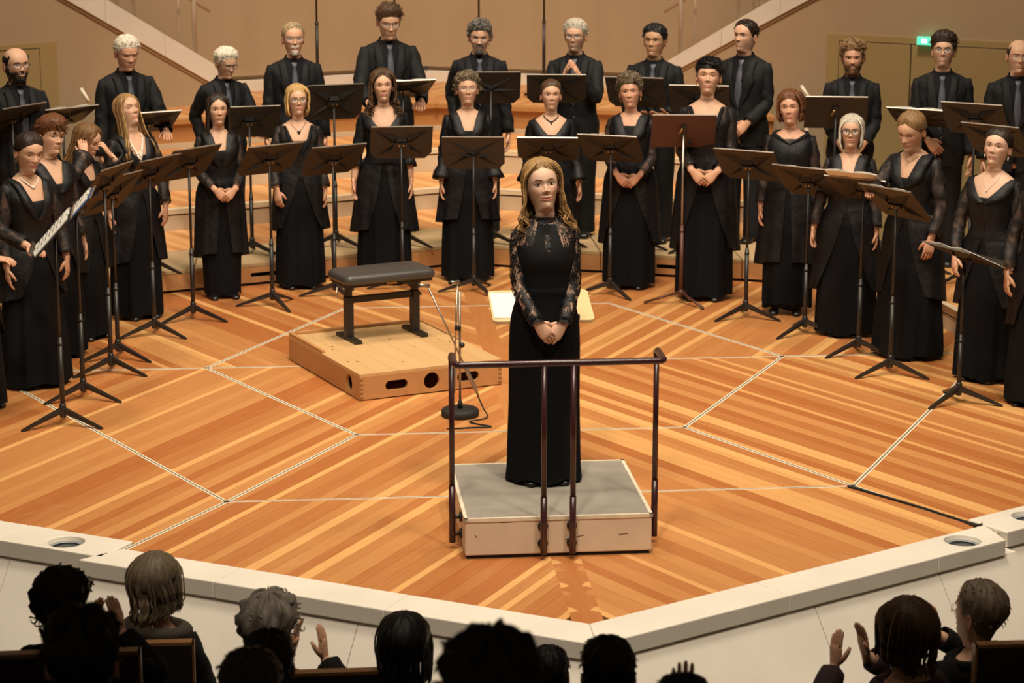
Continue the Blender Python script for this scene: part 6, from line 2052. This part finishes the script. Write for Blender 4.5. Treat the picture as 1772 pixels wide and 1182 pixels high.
woman(1712, 663, 220, 'person in black scoop-neck gown with round earrings and silver pendant', face=-42, head=(8, 4, 4), hair='updo', haircol='dark', earring='round', necklace='pendant', neck='wide', armL='side', armR='front_side', hem=.215, smile=.2, lips=(.30, .05, .06), tail_z=.5, skin='pale')
woman(1806, 708, 240, 'person in black gown, half seen, beside the one with round earrings', face=-45, hair='updo', haircol='brown', armL='side', armR='front_side', hem=.22)

# men on the platforms
man(26, 80, 1.78, 'person in black suit and dark glasses standing by the single door', face=26, head=(6, -4, 0), hair='bald', haircol='black', beard=('black', 'full'), glasses='dark', armL='side', armR='side', girth=1.12, wide=1.06, jaw=1.08, stubble=('black', .5))
man(216, 58, 1.80, 'person in black suit looking down, one hand resting on a stand', face=20, head=(2, -14, 0), hair='short', haircol='white', eyes=0, armL='rest', armR='side', skin='rosy', jaw=1.05, smile=0)
man(386, 80, 1.62, 'person in black suit with round dark glasses looking down at a stand', face=22, head=(10, -16, 0), hair='short', haircol='white', vol=.026, glasses='dark', eyes=0, armL='rest', armR='back')
man(507, 38, 1.80, 'person in black suit with metal glasses, arms down, behind the heart pendant singer', face=4, head=(4, -2, 0), hair='receding', haircol='ash', beard=('white', 'goatee'), glasses='metal', armL='side', armR='side', skin='rosy', smile=0)
man(671, 4, 1.93, 'tallest person in black suit with rimless glasses reading from a flat stand', face=6, head=(2, -14, 0), hair='swept', haircol='brown', glasses='metal', eyes=.4, armL='rest', armR='rest', smile=0, comb=(.3, .5, 0))
man(829, 33, 1.80, 'person in black suit with half-rim glasses behind a star-ribbed stand', face=-2, head=(-2, -8, 2), hair='curlyshort', vol=.018, haircol='salt', glasses='half', beard=('salt', 'goatee'), armL='side', armR='back', stubble=('salt', .4), smile=0)
man(996, 33, 1.80, 'person in black suit with dark glasses clapping hands', face=-14, head=(-4, -4, 0), hair='short', vol=.020, haircol='silver', glasses='dark', stubble=('salt', .45), armL='clapL', armR='clapR', smile=0, girth=1.04, comb=(-.3, .6, 0))
man(1133, 42, 1.78, 'person in black suit with one palm turned up behind a stand', face=-16, head=(-8, 0, 0), hair='short', haircol='black', hairline=.004, vol=.020, armL='up', armR='up', skin='tan', smile=.1, wide=1.03, comb=(.2, .7, 0), browcol='black')
man(1290, 33, 1.82, 'person in black suit turned sideways with hands joined behind the tall singer', face=-30, head=(-14, 0, 0), hair='receding', haircol='dark', armL='claspL', armR='claspR', stubble=('dark', .35), smile=-.1, jaw=1.08, girth=1.08)
man(1477, 71, 1.72, 'person in black suit with joined hands before the double door frame', face=-12, head=(-2, -4, 0), hair='curlyshort', haircol='darkblonde', vol=.024, top=.014, beard=('lightbrown', 'full'), stubble=('lightbrown', .6), armL='claspL', armR='claspR', skin='rosy', tone=.92, smile=0)
man(1634, 58, 1.80, 'person in black suit with glasses standing under the exit sign', face=-14, head=(-4, 4, 0), hair='swept', haircol='dark', vol=.026, top=.014, glasses='dark', stubble=('dark', .3), armL='side', armR='claspR', smile=0, comb=(.6, .5, .2))
man(1764, 66, 1.79, 'person in black suit with rimless glasses, half seen, before the double door', face=-12, head=(4, -4, 0), hair='bald', haircol='dark', glasses='metal', armL='side', armR='side', smile=.3)
# ================================================================== the audience in the dark
GA = 'seated audience seen from behind'
for nm, y0, y1, z in (('floor_row_step', -3.2, -1.75, -0.42), ('floor_row_step', -4.3, -3.2, -0.10), ('floor_row_step', -5.2, -4.3, 0.25), ('floor_row_step', -7.0, -5.2, 0.60)):
    mb = MB(); mb.box(-7, 7, y0, y1, -0.9, z)
    tag(mb.build(nm, MAT['hall_floor']), 'dark raked floor step of the stalls', None, None, 'structure')


def make_seat(loc, rz, label, w=0.29, top=1.10):
    st = empty('auditorium_seat', loc, rz)
    mb = MB(); mb.box(-w, w, -0.03, 0.012, 0.42, top); mb.build('backrest', MAT['seat_dark'], st, bevel=0.006)
    mb = MB(); mb.box(-w - 0.008, w + 0.008, -0.032, 0.014, top, top + 0.014)
    mb.box(-w - 0.010, -w, -0.032, 0.014, 0.42, top + 0.014); mb.box(w, w + 0.010, -0.032, 0.014, 0.42, top + 0.014); mb.build('edge_strip', MAT['seat_wood'], st)
    mb = MB(); mb.box(-w + 0.02, w - 0.02, 0.012, 0.47, 0.40, 0.47); mb.build('seat', MAT['seat_dark'], st, bevel=0.01)
    for s in (-1, 1):
        mb = MB(); mb.box(s * (w - 0.03) - 0.02, s * (w - 0.03) + 0.02, 0.05, 0.40, 0.0, 0.42); mb.build('leg', MAT['seat_dark'], st)
    return tag(st, label, 'seat', 'auditorium seats')


mat('seat_dark', (0.020, 0.012, 0.009), 0.5)


def listener(u, vtop, floor_z, label, turn=0, seat=None, seat_dx=0.0, seat_top=1.10, **k):
    hu = k.pop('hairup', 0.02)
    h = k.pop('tallness', 1.70 if k.get('sex', 'f') == 'f' else 1.80)
    s = 1.0
    sit = (h - 0.36)
    r = _ray(u, vtop); P = CAM + r * (floor_z + sit - CAM[2]) / r[2]
    sp = dict(sex='f', loc=(float(P[0]), float(P[1]), floor_z - 0.36), h=h - hu, label=label, group=GA, seated=True, wear='coat', fine=0, face=180 + turn, seed=int(u) + 1, armL='lap', armR='lap', back_view=False)
    sp.update(k)
    Person(sp).build()
    if seat: make_seat((float(P[0]) + seat_dx, float(P[1]) - 0.24, floor_z), 0.0, seat, top=seat_top)


listener(108, 988, -0.42, 'seated person seen from behind raising both hands to clap at the stalls edge', turn=-22, sex='f', hair='curlyshort', haircol='black', vol=.032, armR='clap_high', armL='clap_high2', seat='dark wooden seat back at the edge of the stalls')
listener(140, 1050, 0.25, 'seated dark figure close behind the raised clapping hands at the stalls edge', turn=0, sex='m', hair='curlyshort', haircol='black', vol=.02)
listener(272, 958, -0.75, 'seated person in fur collar and glasses turned to the side', turn=-38, hair='bob', haircol='greybrown', len=.0, vol=.03, glasses='dark', furcollar=True, seat='dark seat back with light wooden edge behind the fur collar coat', seat_dx=-.14, seat_top=1.02)
listener(470, 1034, -0.75, 'seated person clapping just in front of two dark figures', turn=-30, hair='curlyshort', haircol='grey', vol=.045, rough=.014, armL='clap_high', armR='clap_high2', seat='dark seat back with wooden edge behind the clapping person near two dark figures', seat_dx=.14)
listener(464, 1084, -0.42, 'seated dark figure directly behind the clapping person, upper of two', hair='short', haircol='black', vol=.012)
listener(432, 1119, -0.10, 'seated dark figure lower of two behind the clapping person', hair='short', haircol='dark', sex='m', vol=.016)
listener(700, 1062, -0.75, 'seated dark figure alone before the marble wall beyond the bench', turn=-12, hair='bob', haircol='black', vol=.03, len=-.03)
listener(846, 1106, 0.60, 'broad dark seated figure, largest of the row below the podium', hair='curlyshort', haircol='black', vol=.045, rough=.012, turn=12, armL='clap_high2', armR='clap_high')
listener(950, 1112, -0.75, 'seated dark figure half hidden by the broad one', turn=-10, hair='short', haircol='black', vol=.01, sex='m', tallness=1.62)
listener(1051, 1096, -0.42, 'seated dark figure with both ears showing below the coping corner', turn=0, hair='short', haircol='black', vol=.012, sex='m')
listener(1182, 1166, -0.10, 'seated figure of whom only the crown shows, one finger raised', hair='short', haircol='black', vol=.02, armR=((.02, -.12, 1.58), (.6, -.3, -.7), (0, -.1, 1), (0, 1, 0), .05))
listener(1568, 1036, -0.75, tallness=1.76, label='seated person in plum cardigan clapping', turn=30, hair='bob', haircol='brown', vol=.03, len=.0, coatmat='coat_plum', armL='clap_high2', armR='clap_high', seat='long dark seat back behind the clapping person in plum')
listener(1693, 1004, -0.75, tallness=1.66, hs=1.1, label='seated person with round glasses clapping beside the plum cardigan', turn=36, sex='m', hair='short', haircol='greybrown', vol=.022, glasses='metal', armL='clap_high2', armR='clap_high', seat='dark seat back with wooden edge behind the clapping person in round glasses', seat_dx=.22)
